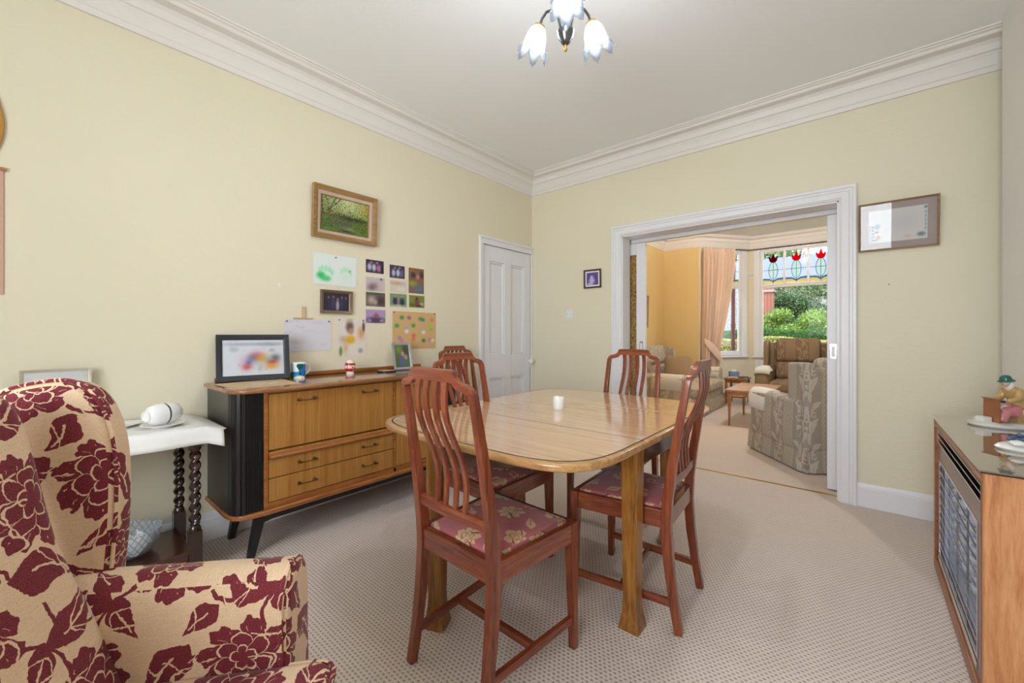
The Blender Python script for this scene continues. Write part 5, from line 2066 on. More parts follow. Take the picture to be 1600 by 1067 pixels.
def cup(name, label, loc, dirv):
    """Teacup lying on its side, its mouth pointing along dirv (level)."""
    t = thing(name, label, 'cup', loc, atan2(dirv[1], dirv[0]))
    m = MB()
    m.M = Matrix.Rotation(radians(90), 4, 'Y')
    m.lathe([(0.0, 0.006), (0.020, 0.006), (0.0215, 0.0), (0.0245, 0.0), (0.0255, 0.006), (0.039, 0.017), (0.047, 0.036), (0.0495, 0.070), (0.0485, 0.0705), (0.0460, 0.038), (0.038, 0.020), (0.0, 0.0115)], 32)
    m.build('cup_body', M['ceramic'], t)
    h = MB()
    h.M = Matrix.Rotation(radians(90), 4, 'Y') @ Matrix.Rotation(HANDLE[0], 4, 'Z')
    h.tube([(0.047, 0, 0.058), (0.064, 0, 0.060), (0.072, 0, 0.048), (0.066, 0, 0.032), (0.042, 0, 0.024)], 0.0042, 8)
    h.build('handle', M['ceramic'], t)
    return t


dv = Vector((-0.45, 0.89)).normalized()
HANDLE[0] = radians(78)
base = Vector((-2.455, 0.395))
pa = base - dv * 0.0735
pb = base + dv * 0.0755
cup('teacup', 'white teacup on its side on the saucer, its round foot showing', (pa.x, pa.y, ZC + 0.0600), dv)
HANDLE[0] = radians(-78)
cup('teacup', 'white teacup on its side on the saucer, nearest the sideboard', (pb.x, pb.y, ZC + 0.0600), -dv)

# cut-glass bowl on the lower shelf
bw = thing('cut_glass_bowl', 'cut-glass bowl holding white paper, on the lower shelf of the twist table', 'bowl', (-2.535, 0.295, 0.141))


def crystal():
    g = G('cut_glass')
    x, y, z = g.xyz()
    a = g.atan2(y, x) * 4.0
    p = g.frac(a + z * 26.0) - 0.5
    q = g.frac(a - z * 26.0) - 0.5
    ln = g.min(g.abs(p), g.abs(q)) < 0.055
    c = g.mix(ln, S(226, 232, 238), S(140, 146, 154))
    n = g.bsdf(c, 0.08, 0, g.bump(ln, 0.8, 0.003), Specular_IOR_Level=0.9)
    t = g.new('ShaderNodeBsdfTransparent')
    t.inputs[0].default_value = (0.93, 0.95, 0.96, 1)
    mx = g.new('ShaderNodeMixShader')
    k = ln * 0.45 + 0.28
    g.put(mx.inputs[0], k)
    g.nt.links.new(t.outputs[0], mx.inputs[1])
    g.nt.links.new(n.outputs[0], mx.inputs[2])
    g.nt.links.new(mx.outputs[0], g.out.inputs[0])
    return g.mat


m = MB()
prof = [(0.0, 0.0), (0.060, 0.0), (0.075, 0.008), (0.098, 0.040), (0.108, 0.085), (0.110, 0.108)]
m.lathe(prof + [(0.106, 0.109), (0.104, 0.086), (0.094, 0.043), (0.072, 0.013), (0.0, 0.008)], 48, closed=True)
for k in range(48):
    a = 2 * pi * k / 48
    m.tube([(0.108 * cos(a), 0.108 * sin(a), 0.105), (0.108 * cos(a), 0.108 * sin(a), 0.114)], [0.0062, 0.0022], 5)
m.build('bowl_body', crystal(), bw, angle=30)
wp = thing('white_papers', 'crumpled white paper inside the cut-glass bowl', 'paper', (-2.535, 0.295, 0.160))
m = MB()
n = 15
vs, fs = [], []
for i in range(n):
    for j_ in range(n):
        a, b = (i / (n - 1) - .5) * 2, (j_ / (n - 1) - .5) * 2
        rx = a * sqrt(max(0, 1 - b * b / 2)) * 0.078
        ry = b * sqrt(max(0, 1 - a * a / 2)) * 0.078
        vs.append((rx, ry, 0.052 + 0.010 * sin(5 * a + 2 * b) + 0.012 * sin(3 * b - a * 2) - 0.035 * (rx * rx + ry * ry) / 0.0061))
for i in range(n - 1):
    for j_ in range(n - 1):
        fs.append((i * n + j_, (i + 1) * n + j_, (i + 1) * n + j_ + 1, i * n + j_ + 1))
m.add(vs, fs)
m.build('crumpled_sheet', M['white_cloth'], wp, angle=25)

# pale framed picture standing on the cloth against the wall
framed('pale_framed_print', 'thin silver-framed pale print standing against the wall behind the red armchair', 'picture frame', 0.215, 0.270, 0.012, 0.012, plain('champagne_frame', S(190, 182, 162), 0.4, 0.3),
       blobs((224, 222, 218), rand_blobs(60, [(196, 200, 202), (206, 200, 190)], 12, (.01, .08), (.006, .03), .6)), (-2.715, 0.075, ZC + 0.137), radians(90), radians(-8), nx=50, ny=60)

# ------------------------------------------------------------------ wing armchair
HF = radians(50)
f_ = Vector((cos(HF), sin(HF)))
l_ = Vector((-sin(HF), cos(HF)))
org = f_ * -0.5 + l_ * 0.68
wc = thing('wing_armchair', 'wing armchair in cream and burgundy floral damask at the lower left corner', 'armchair', (org.x, org.y, 0), HF - pi / 2)


def curve_pts(ctrl, n=8):
    """Closed Catmull-Rom through control points."""
    pts = []
    k = len(ctrl)
    for i in range(k):
        p0, p1, p2, p3 = (Vector(ctrl[(i + d) % k]) for d in (-1, 0, 1, 2))
        for j_ in range(n):
            t = j_ / n
            q = 0.5 * ((2 * p1) + (p2 - p0) * t + (2 * p0 - 5 * p1 + 4 * p2 - p3) * t * t + (3 * p1 - p0 - 3 * p2 + p3) * t ** 3)
            pts.append((q.x, q.y))
    return pts


# back: reclining upholstered slab
m = MB()
bo = [(-0.26, -0.10), (0.26, -0.10), (0.268, 0.30), (0.285, 0.54), (0.24, 0.618), (0.12, 0.640), (0.0, 0.645), (-0.12, 0.640), (-0.24, 0.618), (-0.285, 0.54), (-0.268, 0.30)]
m.slab(curve_pts(bo, 4), -0.07, 0.07, 0.055, 'xz', 5)
R_ = Matrix.Translation((0, -0.205, 0.445)) @ Matrix.Rotation(radians(17), 4, 'X')
m.v = [tuple(R_ @ Vector(p)) for p in m.v]
m.build('back', M['damask'], wc, uv=True, angle=70)
for s in (-1, 1):
    # wing: tall rounded panel from arm to back
    wo = [(-0.214, 0.56), (-0.206, 0.72), (-0.210, 0.86), (-0.228, 0.955), (-0.262, 1.020), (-0.305, 1.045), (-0.365, 1.040), (-0.425, 1.020), (-0.475, 0.99), (-0.470, 0.88), (-0.430, 0.70), (-0.400, 0.50), (-0.30, 0.47), (-0.22, 0.49)]
    m = MB()
    m.slab(curve_pts(wo, 5), -0.042, 0.042, 0.024, 'yz', 5)
    Wm = Matrix.Translation((s * 0.330, -0.19, 0)) @ Matrix.Rotation(s * radians(-6), 4, 'Z') @ Matrix.Rotation(s * radians(4), 4, 'Y') @ Matrix.Translation((0, 0.19, 0))
    m.v = [tuple(Wm @ Vector(p)) for p in m.v]
    wg = m.build('wing', M['damask'], wc, uv=True, angle=70)
    m = MB()
    co = curve_pts(wo, 5)
    edge = [(-s * 0.030, y + 0.002, z + 0.001) for y, z in co if y > -0.43 and z > 0.60]
    edge = [tuple(Wm @ Vector(p)) for p in edge]
    m.tube(edge, 0.0055, 8)
    m.build('piping', M['damask'], wg, uv=True)
    # arm with a rolled top
    a0, a1 = 0.262, 0.402
    ao = [(a0, 0.24), (a1, 0.24), (a1 + 0.004, 0.45), (a1 + 0.002, 0.575), (a1 - 0.022, 0.622), (a1 - 0.068, 0.640), (a0 + 0.036, 0.634), (a0 + 0.006, 0.605), (a0 - 0.004, 0.55), (a0, 0.42)]
    ap_ = curve_pts(ao, 4)
    m = MB()
    m.slab([(s * x, z) for x, z in ap_], -0.36, 0.175, 0.020, 'xz', 4)
    m.v = [(x, y, z - 0.012 * max(0, min(1, (y + 0.1) / 0.3)) * (z > 0.5)) for x, y, z in m.v]
    ar = m.build('arm', M['damask'], wc, uv=True, angle=70)
    m = MB()
    ring_ = [(s * x, 0.160, z - 0.012 * (z > 0.5)) for x, z in ap_ if z > 0.26]
    m.tube(ring_, 0.0055, 8)
    m.build('piping', M['damask'], ar, uv=True)
# seat cushion, standing a little proud of the arm fronts
m = MB()
to = [(-0.268, -0.20), (0.268, -0.20), (0.274, 0.272), (-0.274, 0.272)]
def soften(p, r=0.018):
    out = []
    k = len(p)
    for i in range(k):
        a, b, c = Vector(p[i - 1]), Vector(p[i]), Vector(p[(i + 1) % k])
        d1, d2 = (a - b), (c - b)
        rr1 = min(r, d1.length / 2.5, d2.length / 2.5)
        for t in (0, .25, .5, .75, 1):
            q = (b + d1.normalized() * rr1) * (1 - t) ** 2 + b * 2 * t * (1 - t) + (b + d2.normalized() * rr1) * t * t
            out.append((q.x, q.y))
    return out
sp_ = soften(to, 0.05)
m.slab(sp_, 0.310, 0.446, 0.030, 'xy', 5)
ct_ = m.build('seat_cushion', M['damask'], wc, uv=True, angle=70)
for zz in (0.430, 0.326):
    m = MB()
    m.tube([(x * 1.004, y * 1.004, zz) for x, y in sp_], 0.0055, 8, closed=True)
    m.build('piping', M['damask'], ct_, uv=True)
m = MB()
m.rbox(-0.385, 0.385, -0.42, 0.225, 0.15, 0.312, 0.03, 6)
m.build('seat_base', M['damask'], wc, uv=True, angle=70)
for sx in (-1, 1):
    for y in (-0.37, 0.15):
        m = MB()
        m.tube([(sx * 0.34, y, 0.155), (sx * 0.345, y + (0.012 if y > 0 else -0.03), 0.0)], [0.026, 0.016], 12)
        m.build('leg', M['dark_oak'], wc)
# ------------------------------------------------------------------ ceiling light with three tulip shades
LX, LY = -0.935, 1.442
cl_ = thing('ceiling_light', 'chrome ceiling light with frosted tulip glass shades, all lit', 'light', (LX, LY, 0))
m = MB()
m.lathe([(0.0, 2.318), (0.006, 2.322), (0.008, 2.330), (0.005, 2.336), (0.008, 2.342), (0.005, 2.348)], 14)
m.build('finial', M['brass'], cl_)
m = MB()
m.lathe([(0.005, 2.347), (0.012, 2.351), (0.018, 2.356), (0.022, 2.366), (0.030, 2.376), (0.035, 2.392), (0.036, 2.402), (0.032, 2.406), (0.012, 2.410), (0.0, 2.410)], 28)
m.build('hub', M['gunmetal'], cl_)
m = MB()
m.lathe([(0.008, 2.408), (0.008, 2.52), (0.014, 2.53), (0.008, 2.545), (0.008, 2.80)], 14)
m.lathe([(0.008, 2.78), (0.03, 2.80), (0.055, 2.822), (0.062, 2.850), (0.0, 2.850)], 24)
m.build('stem', M['gunmetal'], cl_)
base_a = atan2(-LY, -LX)            # one arm points at the viewer's side of the room
for k in range(3):
    a = base_a + 2 * pi * k / 3 + radians(2)
    ca, sa_ = cos(a), sin(a)
    pr = [(0.020, 2.402), (0.026, 2.440), (0.038, 2.490), (0.064, 2.522), (0.092, 2.526), (0.114, 2.508), (0.124, 2.488)]
    m = MB()
    m.tube([(r * ca, r * sa_, z) for r, z in pr], 0.0058, 8)
    arm = m.build('arm', M['gunmetal'], cl_)
    tip = Vector((0.126 * ca, 0.126 * sa_, 2.484))
    ax = Vector((ca * 0.34, sa_ * 0.34, -0.94)).normalized()
    z_ = ax
    x_ = z_.cross(Vector((-sa_, ca, 0))).normalized()
    y_ = z_.cross(x_)
    R3 = Matrix(((x_.x, y_.x, z_.x, tip.x), (x_.y, y_.y, z_.y, tip.y), (x_.z, y_.z, z_.z, tip.z), (0, 0, 0, 1)))
    m = MB()
    m.M = R3
    m.lathe([(0.008, -0.006), (0.015, -0.002), (0.024, 0.002), (0.026, 0.008), (0.021, 0.012), (0.0, 0.012)], 20)
    m.build('lamp_holder', M['brass'], arm)
    # tulip glass, six pointed petals
    m = MB()
    m.M = R3
    n = 72
    rings = [(0.020, 0.006), (0.027, 0.012), (0.036, 0.026), (0.043, 0.046), (0.047, 0.068), (0.050, 0.086)]
    vs, fs = [], []
    for r, z in rings:
        for j_ in range(n):
            b = 2 * pi * j_ / n
            vs.append((r * (1 + 0.035 * cos(6 * b)) * cos(b), r * (1 + 0.035 * cos(6 * b)) * sin(b), z))
    for q in (0.35, 0.7, 1.0):
        for j_ in range(n):
            b = 2 * pi * j_ / n
            pt = (0.5 + 0.5 * cos(6 * b)) ** 1.1
            L = 0.006 + 0.044 * pt + 0.004 * cos(30 * b)
            z = 0.086 + L * q
            r = 0.050 + 0.016 * q * q * (0.5 + 0.8 * pt) + 0.002
            vs.append((r * cos(b), r * sin(b), z))
    for i in range(len(rings) + 2):
        for j_ in range(n):
            fs.append((i * n + j_, i * n + (j_ + 1) % n, (i + 1) * n + (j_ + 1) % n, (i + 1) * n + j_))
    m.add(vs, fs)
    s_ = m.build('tulip_shade', M['frosted'], arm, angle=80)
    so = s_.modifiers.new('thickness', 'SOLIDIFY')
    so.thickness = 0.0022
    m = MB()
    m.M = R3
    m.lathe([(0.009, 0.012), (0.010, 0.030), (0.017, 0.046), (0.0205, 0.062), (0.018, 0.078), (0.010, 0.087), (0.0, 0.089)], 18)
    m.build('bulb', M['bulb'], arm)

# ------------------------------------------------------------------ gas fire in its wooden case with a glass top
GX, GY0, GY1, GZ = 0.272, 1.800, 2.870, 0.742
gf = thing('gas_fire', 'wood-cased gas fire with chrome grille bars and dark glass top, on the chimney breast', 'gas fire', (0.43, 2.335, 0))
gx, gy = 0.43, 2.335
XB_ = 0.583


def gp(m, x0, x1, y0, y1, z0, z1):
    return m.box(x0 - gx, x1 - gx, y0 - gy, y1 - gy, z0, z1)


for y0 in (GY0, GY1 - 0.022):
    m = MB()
    gp(m, GX, XB_, y0, y0 + 0.022, 0.012, GZ)
    m.build('side_panel', M['fire_wood'], gf, bevel=0.006, seg=3)
m = MB()
gp(m, GX, XB_, GY0 + 0.022, GY1 - 0.022, GZ - 0.026, GZ)
gp(m, GX, GX + 0.03, GY0 + 0.046, GY1 - 0.046, GZ - 0.044, GZ - 0.026)
gp(m, GX, GX + 0.022, GY0 + 0.022, GY1 - 0.022, 0.012, 0.062)
gp(m, GX + 0.03, XB_, GY0 + 0.022, GY1 - 0.022, 0.012, 0.03)
gp(m, GX, GX + 0.03, GY0 + 0.022, GY0 + 0.046, 0.062, GZ - 0.026)
gp(m, GX, GX + 0.03, GY1 - 0.046, GY1 - 0.022, 0.062, GZ - 0.026)
m.build('surround', M['fire_edge'], gf, bevel=0.006, seg=3)
m = MB()
m.box(GX - 0.006 - gx, XB_ - gx, GY0 - 0.008 - gy, GY1 + 0.002 - gy, GZ + 0.0005, GZ + 0.0042)
m.build('gasket', M['dark_gap'], gf, smooth=False)
m = MB()
m.box(GX - 0.010 - gx, XB_ - gx, GY0 - 0.012 - gy, GY1 + 0.004 - gy, GZ + 0.0042, GZ + 0.009)
g = G('smoked_glass_slab')
g.bsdf(g.mix(g.noise(3), S(112, 98, 78), S(130, 114, 92)), 0.04, 0.0, None, Specular_IOR_Level=0.9, Coat_Weight=1.0, Coat_Roughness=0.02)
m.build('glass_top', g.mat, gf, bevel=0.002)
# inner metalwork
FA, FB = GY0 + 0.046, GY1 - 0.046
M['fire_metal'] = plain('mauve_brown_enamel', S(150, 128, 120), 0.34, 0.35, var=0.04, scale=12)
m = MB()
gp(m, GX + 0.012, GX + 0.026, FA, FB, 0.545, 0.632)
gp(m, GX + 0.012, GX + 0.026, FA, FB, 0.062, 0.125)
gp(m, GX + 0.012, GX + 0.026, FA, FA + 0.105, 0.125, 0.545)
gp(m, GX + 0.012, GX + 0.026, FB - 0.055, FB, 0.125, 0.545)
m.build('fascia', M['fire_metal'], gf, bevel=0.003)
m = MB()
gp(m, GX + 0.05, GX + 0.055, FA, FB, 0.632, GZ - 0.026)
m.build('vent_recess', M['dark_gap'], gf, smooth=False)
for z in (0.634, 0.660, 0.686):
    m = MB()
    m.prism([(GX + 0.004 - gx, z + 0.001), (GX + 0.004 - gx, z + 0.005), (GX + 0.030 - gx, z + 0.009), (GX + 0.030 - gx, z + 0.006)], FA + 0.004 - gy, FB - 0.004 - gy, 'xz')
    m.build('vent_louvre', M['chrome'], gf, bevel=0.0008)
# fire box with radiants behind bars
RA, RB = FA + 0.105, FB - 0.055
m = MB()
gp(m, GX + 0.12, GX + 0.125, RA, RB, 0.125, 0.545)
gp(m, GX + 0.026, GX + 0.12, RA, RA + 0.004, 0.125, 0.545)
gp(m, GX + 0.026, GX + 0.12, RB - 0.004, RB, 0.125, 0.545)
gp(m, GX + 0.026, GX + 0.12, RA, RB, 0.541, 0.545)
gp(m, GX + 0.026, GX + 0.12, RA, RB, 0.125, 0.129)
m.build('reflector', plain('bright_steel', S(214, 222, 238), 0.25, 0.6, var=0.05), gf, smooth=False)
M['radiant'] = plain('ceramic_radiant', S(206, 214, 232), 0.5, var=0.1)
for k in range(4):
    y = RA + 0.05 + (RB - RA - 0.10) * (k + 0.5) / 4
    m = MB()
    for q in range(9):
        m.lathe([(0.040, 0.0), (0.046, 0.012), (0.040, 0.024)], 16, (GX + 0.080 - gx, y - gy, 0.19 + q * 0.036))
    m.build('radiant', M['radiant'], gf)
for k in range(1, 4):
    y = RA + (RB - RA) * k / 4
    m = MB()
    gp(m, GX + 0.014, GX + 0.020, y - 0.003, y + 0.003, 0.125, 0.545)
    m.build('upright_bar', M['chrome'], gf)
for q in range(9):
    z = 0.165 + q * 0.0425
    m = MB()
    m.tube([(GX + 0.013 - gx, RA + 0.002 - gy, z), (GX + 0.010 - gx, RA + 0.03 - gy, z), (GX + 0.010 - gx, RB - 0.03 - gy, z), (GX + 0.013 - gx, RB - 0.002 - gy, z)], 0.0028, 6)
    m.build('guard_bar', M['chrome'], gf)
m = MB()
for a, b, c, d_ in ((RA - 0.008, RA, 0.117, 0.553), (RB, RB + 0.008, 0.117, 0.553), (RA, RB, 0.117, 0.125), (RA, RB, 0.545, 0.553)):
    gp(m, GX + 0.008, GX + 0.018, a, b, c, d_)
gp(m, GX + 0.006, GX + 0.018, RA - 0.01, RB + 0.01, 0.085, 0.108)
m.build('chrome_trim', M['chrome'], gf, bevel=0.001)

# ------------------------------------------------------------------ figurines on the glass
TOPZ = GZ + 0.0093


def skin(name, verts, edges, radii, mat, parent, sub=2, root=0):
    me = bpy.data.meshes.new(name)
    me.from_pydata(verts, edges, [])
    o = bpy.data.objects.new(name, me)
    COL.objects.link(o)
    md = o.modifiers.new('skin', 'SKIN')
    md.use_smooth_shade = True
    for i, r in enumerate(radii):
        sv = me.skin_vertices[0].data[i]
        sv.radius = r if isinstance(r, tuple) else (r, r)
        sv.use_root = i == root
    ss = o.modifiers.new('sub', 'SUBSURF')
    ss.levels = ss.render_levels = sub
    me.materials.append(mat)
    o.parent = parent
    return o


def blob(m, c, rx, ry, rz, n=14, k=9, wob=0.0, ph=0.0):
    vs, fs = [], []
    for i in range(k + 1):
        a = pi * i / k - pi / 2
        for j_ in range(n):
            b = 2 * pi * j_ / n
            w_ = 1 + wob * sin(5 * b + ph + 3 * a)
            vs.append((c[0] + rx * cos(a) * cos(b) * w_, c[1] + ry * cos(a) * sin(b) * w_, c[2] + rz * sin(a)))
    for i in range(k):
        for j_ in range(n):
            fs.append((i * n + j_, i * n + (j_ + 1) % n, (i + 1) * n + (j_ + 1) % n, (i + 1) * n + j_))
    m.add(vs, fs)


def glaze(name, c, var=0.15):
    return plain(name, c, 0.3, var=var, scale=90, Coat_Weight=0.3)


M['f_skin'] = glaze('figurine_skin', S(226, 186, 160), 0.06)
M['f_coat'] = glaze('figurine_tan_coat', S(186, 150, 92))
M['f_rose'] = glaze('figurine_rose_skirt', S(206, 126, 130))
M['f_white'] = glaze('figurine_white', S(232, 228, 222), 0.04)
M['f_base'] = glaze('figurine_base', S(206, 202, 194), 0.1)
M['f_green'] = glaze('figurine_green_hat', S(36, 96, 82))
M['f_brown'] = glaze('figurine_brown', S(150, 96, 60))
M['f_blue'] = glaze('figurine_blue', S(70, 86, 116))
M['f_dark'] = glaze('figurine_dark', S(44, 44, 56))

# seated woman: looks and faces to the viewer's left; +x local is the way she faces
fg = thing('figurine', 'porcelain figurine of a seated person in green hat and tan coat on the glass top', 'figurine', (0.470, 2.705, TOPZ), radians(218))
K = 1.04
m = MB()
m.v, m.f = [], []
m.lathe([(0.0, 0.0), (0.098, 0.0), (0.102, 0.006), (0.098, 0.014), (0.090, 0.018), (0.0, 0.018)], 36)
m.v = [(x * 1.22, y * 0.92, z + (0.003 * sin(9 * x * 10) if z > 0.016 and abs(x) + abs(y) > 1e-6 else 0)) for x, y, z in m.v]
m.build('base', M['f_base'], fg)
body_v = [(-0.052, 0, 0.066), (-0.052, 0, 0.100), (-0.042, 0, 0.132), (-0.026, 0, 0.156), (-0.017, 0, 0.170),
          (-0.030, 0.026, 0.150), (-0.016, 0.034, 0.118), (0.022, 0.026, 0.108),
          (-0.030, -0.026, 0.150), (-0.016, -0.034, 0.118), (0.022, -0.022, 0.106)]
skin('coat', body_v, [(0, 1), (1, 2), (2, 3), (3, 4), (3, 5), (5, 6), (6, 7), (3, 8), (8, 9), (9, 10)],
     [0.034, 0.031, 0.027, 0.021, 0.009, 0.017, 0.0145, 0.010, 0.017, 0.0145, 0.010], M['f_coat'], fg)
skirt_v = [(-0.050, 0, 0.062), (-0.018, 0.016, 0.066), (0.022, 0.018, 0.064), (0.034, 0.018, 0.036), (0.036, 0.018, 0.020), (-0.018, -0.016, 0.066), (0.022, -0.018, 0.064), (0.036, -0.018, 0.036), (0.040, -0.018, 0.020)]
skin('skirt', skirt_v, [(0, 1), (1, 2), (2, 3), (3, 4), (0, 5), (5, 6), (6, 7), (7, 8)], [0.034, 0.026, 0.023, 0.021, 0.022, 0.026, 0.023, 0.021, 0.022], M['f_rose'], fg)
m = MB()
blob(m, (-0.004, 0, 0.188), 0.0175, 0.0150, 0.0205)
m.tube([(0.011, 0, 0.190), (0.019, 0, 0.184), (0.012, 0, 0.181)], [0.003, 0.0036, 0.003], 6)
hd = m.build('head', M['f_skin'], fg)
m = MB()
blob(m, (0.010, 0.0055, 0.190), 0.003, 0.0022, 0.0022, 8, 6)
blob(m, (0.010, -0.0055, 0.190), 0.003, 0.0022, 0.0022, 8, 6)
m.build('eyes', M['f_dark'], hd)
m = MB()
blob(m, (0.0115, 0, 0.1775), 0.003, 0.0045, 0.0014, 8, 6)
m.build('mouth', M['f_rose'], hd)
m = MB()
blob(m, (-0.016, 0, 0.176), 0.014, 0.0165, 0.026, 14, 9, 0.06)
m.build('headscarf', M['f_white'], fg)
m = MB()
m.M = Matrix.Translation((-0.004, 0, 0.198)) @ Matrix.Rotation(radians(12), 4, 'Y')
m.lathe([(0.0, 0.020), (0.010, 0.0185), (0.0165, 0.013), (0.0185, 0.004), (0.019, 0.001), (0.026, -0.004), (0.0275, -0.006), (0.026, -0.0065), (0.017, -0.003), (0.0, -0.002)], 24)
m.build('hat', M['f_green'], fg)
for s in (-1, 1):
    m = MB()
    blob(m, (0.030, s * 0.022, 0.107), 0.0085, 0.0065, 0.0055, 10, 7)
    for q in range(4):
        m.tube([(0.035, s * 0.022 + (q - 1.5) * 0.0032, 0.108), (0.042, s * 0.022 + (q - 1.5) * 0.0032, 0.1065), (0.045, s * 0.022 + (q - 1.5) * 0.003, 0.103)], [0.0019, 0.0017, 0.0013], 5)
    m.tube([(0.028, s * 0.016, 0.109), (0.034, s * 0.0135, 0.111), (0.039, s * 0.013, 0.109)], [0.0024, 0.002, 0.0014], 5)
    m.build('hand', M['f_dark'] if s > 0 else M['f_skin'], fg)
m = MB()
vs = []
for i in range(9):
    for j_ in range(7):
        a, b = i / 8, j_ / 6
        vs.append((0.060 - 0.062 * a, -0.030 + 0.062 * b, 0.102 - 0.016 * sin(pi * a) - 0.012 * abs(b - .5) * 2 - 0.010 * a))
m.add(vs, [(i * 7 + j_, i * 7 + j_ + 1, i * 7 + j_ + 8, i * 7 + j_ + 7) for i in range(8) for j_ in range(6)])
o = m.build('newspaper', M['f_white'], fg)
o.modifiers.new('thickness', 'SOLIDIFY').thickness = 0.0018
m = MB()
m.box(0.058, 0.066, -0.022, 0.038, 0.016, 0.118)
m.box(0.052, 0.070, -0.026, 0.042, 0.116, 0.121)
m.build('board', M['f_brown'], fg, bevel=0.0015)
m = MB()
m.box(0.070, 0.104, -0.018, 0.016, 0.016, 0.040)
m.box(0.073, 0.101, -0.015, 0.013, 0.039, 0.0412)
m.build('box', M['f_white'], fg, bevel=0.0015)
m = MB()
blob(m, (0.050, -0.045, 0.024), 0.030, 0.016, 0.008, 14, 8, 0.1)
m.build('cloth_heap', M['f_white'], fg)
m = MB()
m.box(-0.078, -0.026, -0.026, 0.026, 0.014, 0.052)
m.build('stool', M['f_coat'], fg, bevel=0.003)

# second figurine, mostly out of the frame: a reclining figure on a white base, feet towards the viewer
f2 = thing('figurine', 'white-based porcelain figurine with blue boot, on the near part of the glass top', 'figurine', (0.475, 2.215, TOPZ), radians(205))
m = MB()
m.lathe([(0.0, 0.0), (0.088, 0.0), (0.092, 0.006), (0.086, 0.014), (0.074, 0.019), (0.0, 0.019)], 36)
m.v = [(x * 1.40, y * 0.80, z) for x, y, z in m.v]
m.build('base', M['f_white'], f2)
lv = [(-0.070, 0, 0.045), (-0.02, 0.014, 0.052), (0.035, 0.016, 0.046), (0.062, 0.016, 0.034), (-0.02, -0.014, 0.052), (0.030, -0.016, 0.044), (0.055, -0.016, 0.034), (-0.082, 0, 0.085), (-0.085, 0, 0.115), (-0.082, 0, 0.128),
      (-0.075, 0.030, 0.105), (-0.050, 0.034, 0.080), (-0.075, -0.030, 0.105), (-0.050, -0.034, 0.080)]
skin('body', lv, [(0, 1), (1, 2), (2, 3), (0, 4), (4, 5), (5, 6), (0, 7), (7, 8), (8, 9), (8, 10), (10, 11), (8, 12), (12, 13)],
     [0.026, 0.020, 0.016, 0.013, 0.020, 0.016, 0.013, 0.026, 0.020, 0.009, 0.012, 0.009, 0.012, 0.009], M['f_blue'], f2)
for s in (-1, 1):
    m = MB()
    blob(m, (0.072, s * 0.017, 0.033), 0.022, 0.010, 0.011, 14, 8)
    m.tube([(0.060, s * 0.017, 0.040), (0.052, s * 0.017, 0.047)], [0.011, 0.012], 10)
    m.build('boot', M['f_blue'], f2)
m = MB()
blob(m, (0.095, 0.030, 0.027), 0.020, 0.024, 0.010, 14, 8, 0.12)
blob(m, (0.062, 0.050, 0.032), 0.024, 0.016, 0.016, 14, 8, 0.1)
m.build('folded_cloth', M['f_white'], f2)
m = MB()
blob(m, (-0.080, 0, 0.146), 0.016, 0.014, 0.019)
m.tube([(-0.065, 0, 0.147), (-0.060, 0, 0.143), (-0.066, 0, 0.140)], [0.0025, 0.003, 0.0025], 6)
hd = m.build('head', M['f_skin'], f2)
m = MB()
m.lathe([(0.0, 0.172), (0.012, 0.170), (0.0175, 0.162), (0.0185, 0.153), (0.022, 0.151), (0.0, 0.151)], 20, (-0.082, 0, 0))
m.build('cap', M['f_brown'], f2)
